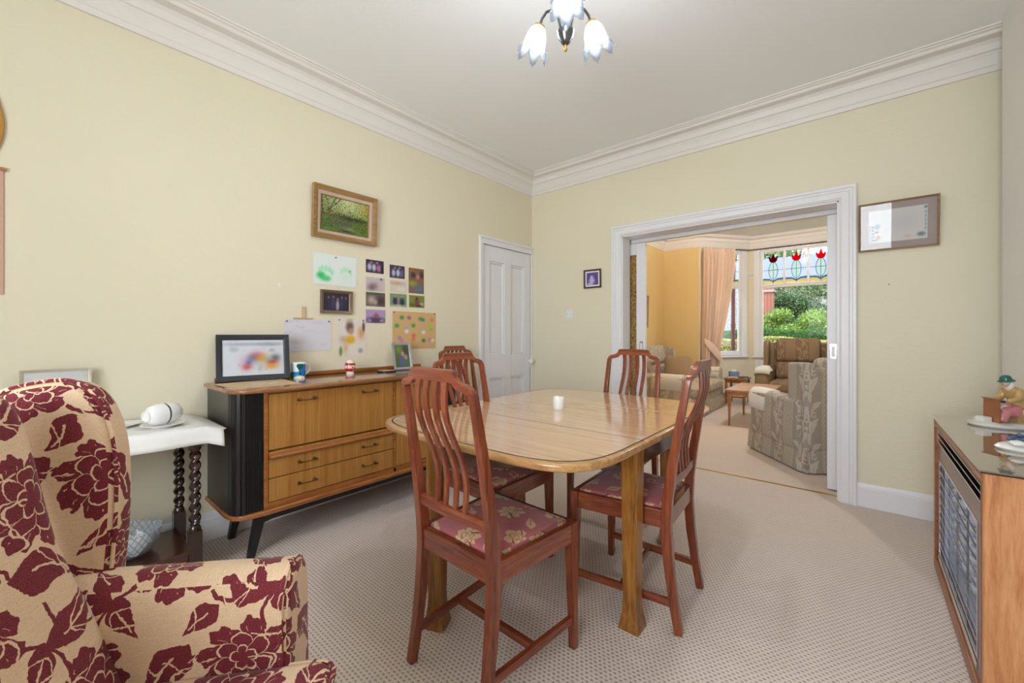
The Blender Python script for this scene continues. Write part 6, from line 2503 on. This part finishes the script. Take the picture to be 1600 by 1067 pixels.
# ------------------------------------------------------------------ lounge: sofa, two armchairs, tables
def upholstered(name, label, cat, loc, rz, w, d, arm_h, back_h, mat, wing=True, square=False, seats=1, aw=0.15, lean=10, group=None, skirt=True):
    t = thing(name, label, cat, loc, rz, group)
    x1, y0, y1 = w / 2, -d / 2, d / 2
    m = MB()
    m.rbox(-x1 + 0.01, x1 - 0.01, y0 + 0.01, y1 - 0.03, 0.05, 0.30, 0.03, 4)
    m.build('base', mat, t, uv=True, angle=70)
    # flared skirt with kick pleats
    m = MB()
    ring0, ring1 = [], []
    q = 0.018
    pts = [(-x1, y0), (x1, y0), (x1, y1 - 0.02), (-x1, y1 - 0.02)]
    path = []
    for i in range(4):
        a, b = Vector(pts[i]), Vector(pts[(i + 1) % 4])
        dd = (b - a).normalized()
        nn = Vector((dd.y, -dd.x))
        L = (b - a).length
        for f_ in (0.0, 0.03, 0.05, L / 2 - 0.02, L / 2, L / 2 + 0.02, L - 0.05, L - 0.03):
            off = -0.016 if f_ in (0.03, L - 0.03, L / 2) else 0
            p = a + dd * f_
            path.append((p + nn * off * 0.4, p + nn * (q + off)))
    k = len(path)
    vs = [(p[0].x, p[0].y, 0.19) for p in path] + [(p[1].x, p[1].y, 0.012) for p in path]
    m.add(vs, [(i, (i + 1) % k, k + (i + 1) % k, k + i) for i in range(k)])
    m.build('skirt', mat, t, uv=True, angle=30)
    # arms
    for s in (-1, 1):
        ao = [(x1 - aw, 0.16), (x1, 0.16), (x1 + 0.004, arm_h - 0.10), (x1 - 0.002, arm_h - 0.03), (x1 - aw * .35, arm_h), (x1 - aw * .75, arm_h - 0.004), (x1 - aw - 0.008, arm_h - 0.05), (x1 - aw, arm_h - 0.14)]
        m = MB()
        m.slab([(s * x, z) for x, z in curve_pts(ao, 4)], y0 + 0.08, y1 - 0.05, 0.025, 'xz', 3)
        m.build('arm', mat, t, uv=True, angle=70)
    # seat cushions
    iw = w - 2 * aw
    for i in range(seats):
        a = -iw / 2 + iw * i / seats
        m = MB()
        m.rbox(a + 0.004, a + iw / seats - 0.004, y0 + 0.20, y1, 0.29, 0.435, 0.045, 6, (0, 0, 0.02))
        m.build('seat_cushion', mat, t, uv=True, angle=70)
    # back: frame to the floor and loose cushions
    m = MB()
    m.rbox(-x1 + 0.015, x1 - 0.015, y0, y0 + 0.10, 0.16, back_h - 0.05, 0.04, 6)
    m.build('back', mat, t, uv=True, angle=70)
    for i in range(seats):
        a = -iw / 2 + iw * i / seats
        for z0, z1 in ((0.42, 0.42 + (back_h - 0.42) * .45), (0.42 + (back_h - 0.42) * .45, back_h + 0.03)):
            m = MB()
            m.rbox(a + 0.004, a + iw / seats - 0.004, y0 + 0.07, y0 + 0.25, z0, z1, 0.06, 6, (0.0, 0.035, 0.0))
            R_ = Matrix.Translation((0, y0 + 0.2, 0.42)) @ Matrix.Rotation(radians(lean), 4, 'X') @ Matrix.Translation((0, -y0 - 0.2, -0.42))
            m.v = [tuple(R_ @ Vector(p)) for p in m.v]
            m.build('back_cushion', mat, t, uv=True, angle=70)
    if wing:
        for s in (-1, 1):
            wo = [(y0 + 0.02, arm_h - 0.10), (y0 + 0.30, arm_h - 0.08), (y0 + 0.275, arm_h + 0.06), (y0 + 0.285, back_h - 0.11), (y0 + 0.255, back_h - 0.035), (y0 + 0.17, back_h - 0.012), (y0 + 0.03, back_h - 0.02), (y0 + 0.004, back_h - 0.06)]
            m = MB()
            if square:
                wo = [(y0 + 0.004, arm_h - 0.12), (y0 + 0.262, arm_h - 0.12), (y0 + 0.264, back_h - 0.10), (y0 + 0.266, back_h - 0.03), (y0 + 0.24, back_h - 0.018), (y0 + 0.03, back_h - 0.008), (y0 + 0.004, back_h - 0.03)]
            m.slab(soften(wo, 0.03), s * (x1 - 0.055) - 0.035, s * (x1 - 0.055) + 0.035, 0.025, 'yz', 3)
            m.build('wing', mat, t, uv=True, angle=70)
    return t


def arm_cover(label, parent_mat, loc, rz, aw, arm_h, y0, y1, drop_in, drop_out, front=0.0, x1=0.0):
    """Cloth laid over a chair arm: follows the roll, hangs on both sides (local x across the arm)."""
    t = thing('arm_cover', label, 'cover', loc, rz, None)
    m = MB()
    sec = [(-aw / 2 - 0.016, arm_h - 0.06 - drop_in), (-aw / 2 - 0.016, arm_h - 0.05), (-aw * .32, arm_h + 0.004), (-aw * .05, arm_h + 0.010), (aw * .25, arm_h + 0.008), (aw / 2 - 0.006, arm_h - 0.02), (aw / 2 + 0.012, arm_h - 0.07), (aw / 2 + 0.016, arm_h - 0.08 - drop_out)]
    vs, fs = [], []
    n = 10
    for i in range(n + 1):
        y = y0 + (y1 - y0) * i / n
        for k, (x, z) in enumerate(sec):
            wv = 0.004 * sin(9 * y + k)
            vs.append((x + wv, y, z + (0.01 * sin(7 * y) if k in (0, 7) else 0)))
    k = len(sec)
    fs = [(i * k + j_, (i + 1) * k + j_, (i + 1) * k + j_ + 1, i * k + j_ + 1) for i in range(n) for j_ in range(k - 1)]
    m.add(vs, fs)
    if front:
        b = n * k
        vs2 = [vs[b + j_] for j_ in range(1, k - 1)]
        lo = [(x, y + 0.010, max(z - front, arm_h - front)) for x, y, z in vs2]
        m.add(vs2 + lo, [(j_, j_ + 1, len(vs2) + j_ + 1, len(vs2) + j_) for j_ in range(len(vs2) - 1)])
    o = m.build('linen_panel', parent_mat, t, angle=60)
    o.modifiers.new('thickness', 'SOLIDIFY').thickness = 0.003
    return t


M['linen_cover'] = plain('pale_linen_cover', S(214, 206, 192), 0.9, var=0.04, bump=0.06, scale=90)
# sofa along the left wall of the lounge, facing +x
SFX, SFY, SFL = -2.165, 6.30, 1.80
upholstered('sofa', 'two-seat tapestry sofa against the ochre wall in the far room', 'sofa', (SFX, SFY, 0), radians(-90), SFL, 1.06, 0.595, 0.93, M['tapestry_pale'], True, False, 2, 0.17, 13)
# its arms: near arm at y = SFY - SFL/2, far arm at y = SFY + SFL/2
arm_cover('pale linen cover over the nearer arm of the tapestry sofa', M['linen_cover'], (SFX, SFY - SFL / 2 + 0.085, 0), radians(-90), 0.17, 0.595, 0.02, 0.42, 0.02, 0.12)
arm_cover('pale linen cover over the farther arm of the tapestry sofa, beside the curtain', M['linen_cover'], (SFX, SFY + SFL / 2 - 0.085, 0), radians(-90), 0.17, 0.595, 0.0, 0.46, 0.02, 0.10)
cu = thing('cushion', 'plain beige square cushion propped on the tapestry sofa', 'cushion', (-2.17, 6.52, 0.44), radians(20))
m = MB()
m.rbox(-0.19, 0.19, -0.05, 0.05, 0.0, 0.36, 0.045, 6, (0, 0.04, 0))
R_ = Matrix.Rotation(radians(-22), 4, 'X')
m.v = [tuple(R_ @ Vector(p)) for p in m.v]
m.build('cushion_body', plain('beige_cushion', S(150, 124, 94), 0.9, var=0.06, bump=0.1, scale=100), cu, angle=70)
cu = thing('cushion', 'brown patterned cushion lying at the near end of the tapestry sofa', 'cushion', (-2.30, 5.72, 0.445), radians(70))
m = MB()
m.rbox(-0.19, 0.19, -0.05, 0.05, 0.0, 0.34, 0.045, 6, (0, 0.04, 0))
R_ = Matrix.Rotation(radians(-35), 4, 'X')
m.v = [tuple(R_ @ Vector(p)) for p in m.v]
m.build('cushion_body', M['tapestry_brown'], cu, uv=True, angle=70)

# armchair at the right of the opening, its side and back to the viewer
A2 = (-0.292, 4.662)
A2R = radians(39.7)
upholstered('tapestry_armchair', 'taupe tapestry armchair nearest the wide opening, seen from behind its arm', 'armchair', (A2[0], A2[1], 0), A2R, 0.82, 0.83, 0.600, 0.915, M['tapestry'], True, True, 1, 0.17, 6)
fx = Vector((-sin(A2R), cos(A2R)))
rx_ = Vector((cos(A2R), sin(A2R)))
p = Vector(A2) - rx_ * (0.41 - 0.085)
arm_cover('white linen cover hanging over the arm of the nearer tapestry armchair', M['white_cloth'], (p.x, p.y, 0), A2R + pi, 0.17, 0.600, -0.385, -0.13, 0.04, 0.10, 0.18)
# armchair in front of the bay window
A1 = (-0.745, 7.42)
upholstered('tapestry_armchair', 'brown tapestry armchair with its back to the bay window', 'armchair', (A1[0], A1[1], 0), pi, 0.92, 0.86, 0.640, 1.045, M['tapestry_brown'], True, False, 1, 0.17, 8)
arm_cover('white linen cover over the curtain-side arm of the brown armchair by the window', M['white_cloth'], (A1[0] - 0.46 + 0.085, A1[1], 0), pi, 0.17, 0.640, 0.08, 0.39, 0.02, 0.06, 0.10)
arm_cover('white linen cover over the brown window armchair arm that the taupe armchair hides', M['white_cloth'], (A1[0] + 0.46 - 0.085, A1[1], 0), pi, 0.17, 0.640, 0.08, 0.39, 0.02, 0.06, 0.10)

# coffee table
cf = thing('coffee_table', 'low light oak coffee table with tapered legs in the far room', 'coffee table', (-1.045, 6.05, 0))
m = MB()
m.box(-0.24, 0.24, -0.47, 0.46, 0.428, 0.450)
m.build('table_top', M['light_oak'], cf, bevel=0.004)
m = MB()
for x0, x1, y0, y1 in ((-0.20, 0.20, -0.425, -0.405), (-0.20, 0.20, 0.395, 0.415), (-0.21, -0.19, -0.405, 0.395), (0.19, 0.21, -0.405, 0.395)):
    m.box(x0, x1, y0, y1, 0.375, 0.428)
m.build('apron', M['light_oak'], cf, bevel=0.002)
for x in (-0.2, 0.2):
    for y in (-0.41, 0.40):
        m = MB()
        m.tube([(x, y, 0.428), (x, y, 0.36), (x * 1.01, y * 1.01, 0.0)], [0.021, 0.020, 0.011], 14)
        m.build('leg', M['light_oak_z'], cf)

# low table past the sofa with papers and a box
lt = thing('lamp_table', 'small low wooden table between the sofa end and the bay, cluttered with papers', 'table', (-1.53, 7.50, 0))
m = MB()
m.box(-0.17, 0.155, -0.21, 0.21, 0.395, 0.420)
m.build('table_top', M['teak'], lt, bevel=0.004)
m = MB()
for x0, x1, y0, y1 in ((-0.13, 0.115, -0.18, -0.165), (-0.13, 0.115, 0.165, 0.18), (-0.145, -0.13, -0.165, 0.165), (0.115, 0.13, -0.165, 0.165)):
    m.box(x0, x1, y0, y1, 0.345, 0.395)
    m.box(x0, x1, y0, y1, 0.110, 0.135)
m.build('rails', M['teak'], lt, bevel=0.002)
for x in (-0.137, 0.122):
    for y in (-0.172, 0.172):
        m = MB()
        m.box(x - 0.017, x + 0.017, y - 0.017, y + 0.017, 0, 0.395)
        m.build('leg', M['teak'], lt, bevel=0.002)
mz = thing('magazine', 'open pale magazine spread on the low table beyond the sofa', 'magazine', (-1.53, 7.47, 0.4205), radians(12))
m = MB()
for s in (-1, 1):
    vs = []
    for i in range(7):
        a = i / 6
        for y in (-0.11, 0.11):
            vs.append((s * a * 0.135, y, 0.002 + 0.010 * sin(pi * min(1, a * 1.1)) * (1 - a * .5)))
    m.add(vs, [(i * 2, i * 2 + 1, i * 2 + 3, i * 2 + 2) for i in range(6)])
o = m.build('pages', plain('pinkish_paper', S(222, 204, 196), 0.7, var=0.1, scale=30), mz)
o.modifiers.new('thickness', 'SOLIDIFY').thickness = 0.003
bxx = thing('tissue_box', 'blue and white box on the low table by the bay wall', 'box', (-1.610, 7.60, 0.421), radians(25))
m = MB()
m.box(-0.07, 0.07, -0.05, 0.05, 0.0, 0.085)
m.build('carton', plain('blue_white_card', S(110, 130, 160), 0.6, var=0.6, scale=26), bxx, bevel=0.003)
m = MB()
blob(m, (0, 0, 0.092), 0.035, 0.014, 0.022, 10, 7, 0.2)
m.build('tissue', M['white_cloth'], bxx)
rm = thing('remote_control', 'dark remote control lying at the edge of the low table', 'remote', (-1.435, 7.40, 0.434), radians(-60))
m = MB()
m.box(-0.022, 0.022, -0.075, 0.075, 0, 0.016)
m.build('remote_body', M['black_satin'], rm, bevel=0.004)
m = MB()
for i in range(5):
    for j_ in range(3):
        m.box(-0.014 + j_ * 0.011, -0.008 + j_ * 0.011, -0.05 + i * 0.02, -0.04 + i * 0.02, 0.0155, 0.0175)
m.build('buttons', M['frame_silver'], rm)

# framed picture on the lounge's left wall
framed('gilt_picture_frame', 'gilt-framed picture on the ochre wall above the sofa', 'picture frame', 0.44, 0.545, 0.035, 0.022, M['frame_gold'],
       blobs((150, 130, 96), rand_blobs(14, [(96, 104, 70), (190, 170, 130), (110, 84, 60)], 21)), (XL + 0.009, 6.575, 1.508), LW, radians(1.5), nx=40, ny=48)

# unseen light added to brighten the lounge, hidden above the opening's head
ll = thing('lounge_fill_light', 'added round opal light that brightens the far room, unseen above the opening', 'light', (-0.95, 5.65, 0))
m = MB()
m.lathe([(0.0, 2.850), (0.10, 2.850), (0.105, 2.835), (0.10, 2.825), (0.0, 2.825)], 28)
m.build('fill_light_plate', M['brass'], ll)
m = MB()
m.lathe([(0.0, 2.700), (0.05, 2.703), (0.10, 2.720), (0.135, 2.752), (0.145, 2.782), (0.14, 2.786), (0.128, 2.755), (0.095, 2.725), (0.05, 2.709), (0.0, 2.706)], 32, closed=True)
m.build('fill_light_bowl', M['opal'], ll)
m = MB()
m.lathe([(0.012, 2.825), (0.014, 2.80), (0.028, 2.782), (0.03, 2.765), (0.02, 2.746), (0.0, 2.740)], 18)
m.build('bulb', M['fill_bulb'], ll)

# ------------------------------------------------------------------ garden seen through the bay
gm = MB()
gm.box(-45, 45, -30, 90, -0.45, -0.35)
structure(gm.build('garden_ground', M['ground'], smooth=False))


def leaf_mesh(name, n, size, surf, cols, parent, seed, jitter=0.06, core=None):
    """n pointed leaves at points from surf(rng, n) -> (positions, normals), coloured from cols."""
    r = np.random.default_rng(seed)
    P, N = surf(r, n)
    P = P + r.normal(0, jitter, P.shape)
    D = N + r.normal(0, 0.7, N.shape)
    D /= np.linalg.norm(D, axis=1, keepdims=True)
    A = np.cross(D, r.normal(0, 1, D.shape))
    A /= np.linalg.norm(A, axis=1, keepdims=True)
    B = np.cross(D, A)
    s = size * r.uniform(0.6, 1.4, (n, 1))
    v = np.stack([P - A * s, P - B * s * 0.5 + D * s * .12, P + A * s, P + B * s * 0.5 + D * s * .12], 1).reshape(-1, 3)
    idx = np.arange(4 * n).reshape(n, 4)
    c = np.array(cols, float)[r.integers(0, len(cols), n)] / 255
    c = np.clip(c * r.uniform(0.75, 1.2, (n, 1)), 0, 1)
    lin = np.where(c <= 0.04045, c / 12.92, ((c + 0.055) / 1.055) ** 2.4)
    lin = np.repeat(np.concatenate([lin, np.ones((n, 1))], 1), 4, 0)
    me = bpy.data.meshes.new(name)
    me.vertices.add(4 * n)
    me.vertices.foreach_set('co', v.astype(np.float32).ravel())
    me.loops.add(4 * n)
    me.loops.foreach_set('vertex_index', idx.ravel().astype(np.int32))
    me.polygons.add(n)
    me.polygons.foreach_set('loop_start', (np.arange(n) * 4).astype(np.int32))
    me.update(calc_edges=True)
    at = me.color_attributes.new('Col', 'FLOAT_COLOR', 'POINT')
    at.data.foreach_set('color', lin.astype(np.float32).ravel())
    me.materials.append(M['leaf'])
    o = bpy.data.objects.new(name, me)
    COL.objects.link(o)
    o.parent = parent
    o['kind'] = 'stuff'
    return o


def box_surf(x0, x1, y0, y1, z0, z1):
    def f(r, n):
        a = np.array([(x1 - x0) * (z1 - z0), (x1 - x0) * (z1 - z0) * .2, (x1 - x0) * (y1 - y0), (y1 - y0) * (z1 - z0), (y1 - y0) * (z1 - z0)])
        k = r.choice(5, n, p=a / a.sum())
        u, v = r.random(n), r.random(n)
        P, N = np.zeros((n, 3)), np.zeros((n, 3))
        for i, (ax, val, nn) in enumerate(((1, y0, (0, -1, 0)), (1, y1, (0, 1, 0)), (2, z1, (0, 0, 1)), (0, x0, (-1, 0, 0)), (0, x1, (1, 0, 0)))):
            q = k == i
            P[q] = np.stack([x0 + (x1 - x0) * u[q], y0 + (y1 - y0) * v[q], z0 + (z1 - z0) * v[q]], 1)
            if ax == 2:
                P[q, 1] = y0 + (y1 - y0) * v[q]
            if ax == 0:
                P[q, 1] = y0 + (y1 - y0) * u[q]
            P[q, ax] = val
            N[q] = nn
        P[:, 2] += 0.05 * np.sin(P[:, 0] * 3.1) * (P[:, 2] > z1 - 0.2)
        return P, N
    return f


def ball_surf(blobs_):
    def f(r, n):
        w_ = np.array([b[3] * b[3] for b in blobs_], float)
        k = r.choice(len(blobs_), n, p=w_ / w_.sum())
        d = r.normal(0, 1, (n, 3))
        d /= np.linalg.norm(d, axis=1, keepdims=True)
        B = np.array(blobs_)[k]
        rad = B[:, 3:4] * r.uniform(0.65, 1.0, (n, 1))
        P = B[:, :3] + d * rad * B[:, 4:5] ** np.array([[0, 0, 1]])
        return P, d
    return f


def hedge(name, label, x0, x1, y0, y1, z1, n, size, cols, seed, core):
    t = thing(name, label, 'hedge', ((x0 + x1) / 2, (y0 + y1) / 2, -0.35))
    cx, cy = (x0 + x1) / 2, (y0 + y1) / 2
    m = MB()
    m.rbox(x0 - cx + .08, x1 - cx - .08, y0 - cy + .08, y1 - cy - .08, 0.0, z1 + 0.35 - .08, 0.15, 8)
    m.build('twig_core', core, t)
    leaf_mesh('foliage', n, size, box_surf(x0 - cx, x1 - cx, y0 - cy, y1 - cy, 0.0, z1 + 0.35), cols, t, seed, size * .5)
    return t


M['core_green'] = plain('dark_twigs', S(44, 60, 26), 0.95, var=0.4, scale=8)
M['core_olive'] = plain('olive_twigs', S(104, 92, 60), 0.95, var=0.4, scale=8)
hedge('privet_hedge', 'low golden variegated hedge nearest the bay window', -6.2, 1.5, 13.2, 13.9, 0.98, 42000, 0.021, [(214, 206, 90), (196, 190, 70), (176, 160, 110), (190, 170, 140), (150, 160, 60), (222, 214, 130)], 1, M['core_olive'])
hedge('box_hedge', 'clipped bright green hedge behind the golden one', -3.6, 1.5, 15.4, 16.4, 1.26, 60000, 0.018, [(70, 122, 40), (92, 146, 54), (54, 100, 34), (112, 160, 66)], 2, M['core_green'])


def tree(name, label, cat, x, y, blobs_, n, size, cols, seed, trunk_h, trunk_r):
    t = thing(name, label, cat, (x, y, -0.35))
    m = MB()
    m.tube([(0, 0, 0), (0.05, 0.02, trunk_h * .5), (0.0, 0.05, trunk_h)], [trunk_r, trunk_r * .8, trunk_r * .5], 10)
    for i, b in enumerate(blobs_[:6]):
        m.tube([(0.02, 0.03, trunk_h * (.45 + .08 * i)), (b[0] * .6, b[1] * .6, b[2] * .9), (b[0], b[1], b[2])], [trunk_r * .45, trunk_r * .3, trunk_r * .12], 7)
    m.build('trunk', M['bark'], t)
    leaf_mesh('foliage', n, size, ball_surf(blobs_), cols, t, seed, 0.05)
    return t


rb = random.Random(9)


def cloud(nb, rx, rz, zc, r0, r1, flat=0.8):
    out = []
    for _ in range(nb):
        a, q = rb.uniform(0, 2 * pi), rb.random() ** 0.5
        out.append((rx * q * cos(a), rx * .7 * q * sin(a), zc + rz * rb.uniform(-1, 1), rb.uniform(r0, r1), flat))
    return out


LIME = [(146, 174, 64), (170, 192, 92), (122, 154, 54), (188, 204, 122), (96, 132, 48)]
DARK = [(44, 76, 40), (60, 96, 48), (36, 62, 36), (84, 118, 60), (132, 158, 92), (160, 180, 120)]  # the two palest greens are light highlights painted into the leaf colours
MID = [(84, 124, 50), (104, 146, 64), (70, 104, 44), (136, 166, 86)]
tree('maple_shrub', 'lime green spreading shrub behind the clipped green hedge', 'shrub', -3.55, 18.9, cloud(16, 1.7, .55, 1.75, .35, .6, .6), 24000, 0.036, LIME, 11, 1.2, 0.06)
tree('maple_shrub', 'lime green spreading shrub at the right of the garden, half hidden by the door', 'shrub', -1.2, 18.8, cloud(12, 1.3, .6, 1.6, .35, .6, .6), 16000, 0.036, LIME, 12, 1.2, 0.06)
tree('evergreen_tree', 'dark bushy evergreen tree in the middle of the garden view', 'tree', -3.1, 23.0, cloud(26, 2.3, 1.0, 2.45, .5, .85), 46000, 0.042, DARK, 13, 3.2, 0.16)
tree('evergreen_tree', 'dark evergreen tree at the right edge of the bay window', 'tree', -0.6, 21.0, cloud(20, 1.2, 1.3, 2.2, .5, .8), 30000, 0.042, DARK, 14, 3.0, 0.14)
tree('leafy_tree', 'mid green leafy tree left of the brick chimney', 'tree', -6.6, 21.5, cloud(20, 1.3, .9, 1.8, .5, .8), 26000, 0.045, MID, 15, 2.4, 0.14)
tree('climbing_shrub', 'leafy shrub outside the left side window of the bay', 'shrub', -4.35, 15.6, cloud(14, .6, .35, 1.0, .3, .5), 16000, 0.034, MID + LIME, 16, 1.0, 0.05)
tree('tall_tree', 'tall pale leafy tree behind the slate roof', 'tree', -9.5, 53.0, cloud(26, 3.6, 2.2, 9.2, 1.6, 2.4), 9000, 0.22, [(150, 170, 120), (126, 150, 96), (176, 190, 150)], 17, 7.0, 0.35)
tree('tall_tree', 'tall pale leafy tree behind the roof, towards the right', 'tree', 2.0, 54.0, cloud(22, 3.2, 2.0, 9.2, 1.4, 2.2), 8000, 0.22, [(150, 170, 120), (126, 150, 96), (186, 200, 160)], 18, 7.0, 0.35)

# neighbour's house across the garden
hs = thing('house', 'brick house with grey slate roof and cream fascia beyond the trees', 'house', (-6.0, 38.0, -0.35))
m = MB()
m.box(-9.0, 11.0, 0, 7.0, 0, 5.05)
m.build('brick_walls', M['brick'], hs, smooth=False)
m = MB()
m.prism([(-0.5, 5.48), (-0.5, 5.60), (3.5, 7.95), (7.5, 5.60), (7.5, 5.48)], -9.4, 11.4, 'yz')
m.build('slate_roof', M['slate'], hs, smooth=False)
m = MB()
m.box(-9.4, 11.4, -0.45, 0.0, 5.05, 5.48)
m.build('fascia', M['render'], hs, smooth=False)
for x in (-5.5, -1.0, 3.2, 7.5):
    m = MB()
    m.box(x - 0.75, x + 0.75, -0.05, 0.02, 1.2, 2.8)
    wf = m.build('window_frame', M['white'], hs, bevel=0.01)
    for k in (-1, 1):
        m = MB()
        m.box(x + k * 0.36 - 0.3, x + k * 0.36 + 0.3, -0.07, -0.045, 1.3, 2.7)
        m.build('pane', M['gunmetal'], wf, smooth=False)
m = MB()
m.box(7.8, 8.9, 2.9, 4.1, 6.8, 9.0)
for k in (0, 1):
    m.lathe([(0.14, 9.0), (0.12, 9.5), (0.15, 9.55), (0.0, 9.55)], 12, (8.1 + k * 0.5, 3.5, 0))
m.build('chimney', M['brick'], hs)
pi_ = thing('brick_pier', 'tall red brick gate pier standing among the shrubs', 'pier', (-2.98, 20.2, -0.35))
m = MB()
m.box(-0.20, 0.20, -0.20, 0.20, 0, 3.2)
m.box(-0.25, 0.25, -0.25, 0.25, 3.2, 3.3)
m.prism([(-0.21, -0.21), (0.21, -0.21), (0.21, 0.21), (-0.21, 0.21)], 3.3, 3.38)
m.build('brickwork', M['brick'], pi_, bevel=0.01)
dp = thing('downpipe', 'dark red downpipe outside the left side window of the bay', 'pipe', (-1.865, 8.74, -0.35))
m = MB()
m.tube([(0, 0, 0), (0, 0, 3.2)], 0.035, 14)
for z in (0.5, 1.6, 2.7):
    m.lathe([(0.040, z), (0.043, z + 0.02), (0.040, z + 0.07)], 14)
m.build('pipe_run', plain('oxide_red_paint', S(96, 44, 40), 0.5), dp)
gw = thing('stand_in_wall', 'pale speckled wall added outside the left bay window in place of bark and blossom', 'wall', (-4.40, 16.9, -0.35))  # added stand-in for pale bark, blossom and sky between leaves
g = G('pale_speckle')
n = g.noise(26, 4, 0.7)
g.bsdf(g.ramp(n, [(0.35, S(86, 84, 84)), (0.5, S(168, 166, 168)), (0.65, S(212, 210, 212))]), 0.9, 0, g.bump(n, 0.5, 0.02))
m = MB()
m.box(-1.2, 1.2, 0, 0.25, 0, 3.4)
m.box(-1.25, 1.25, -0.05, 0.30, 3.4, 3.48)
m.build('speckled_panel', g.mat, gw, bevel=0.01)
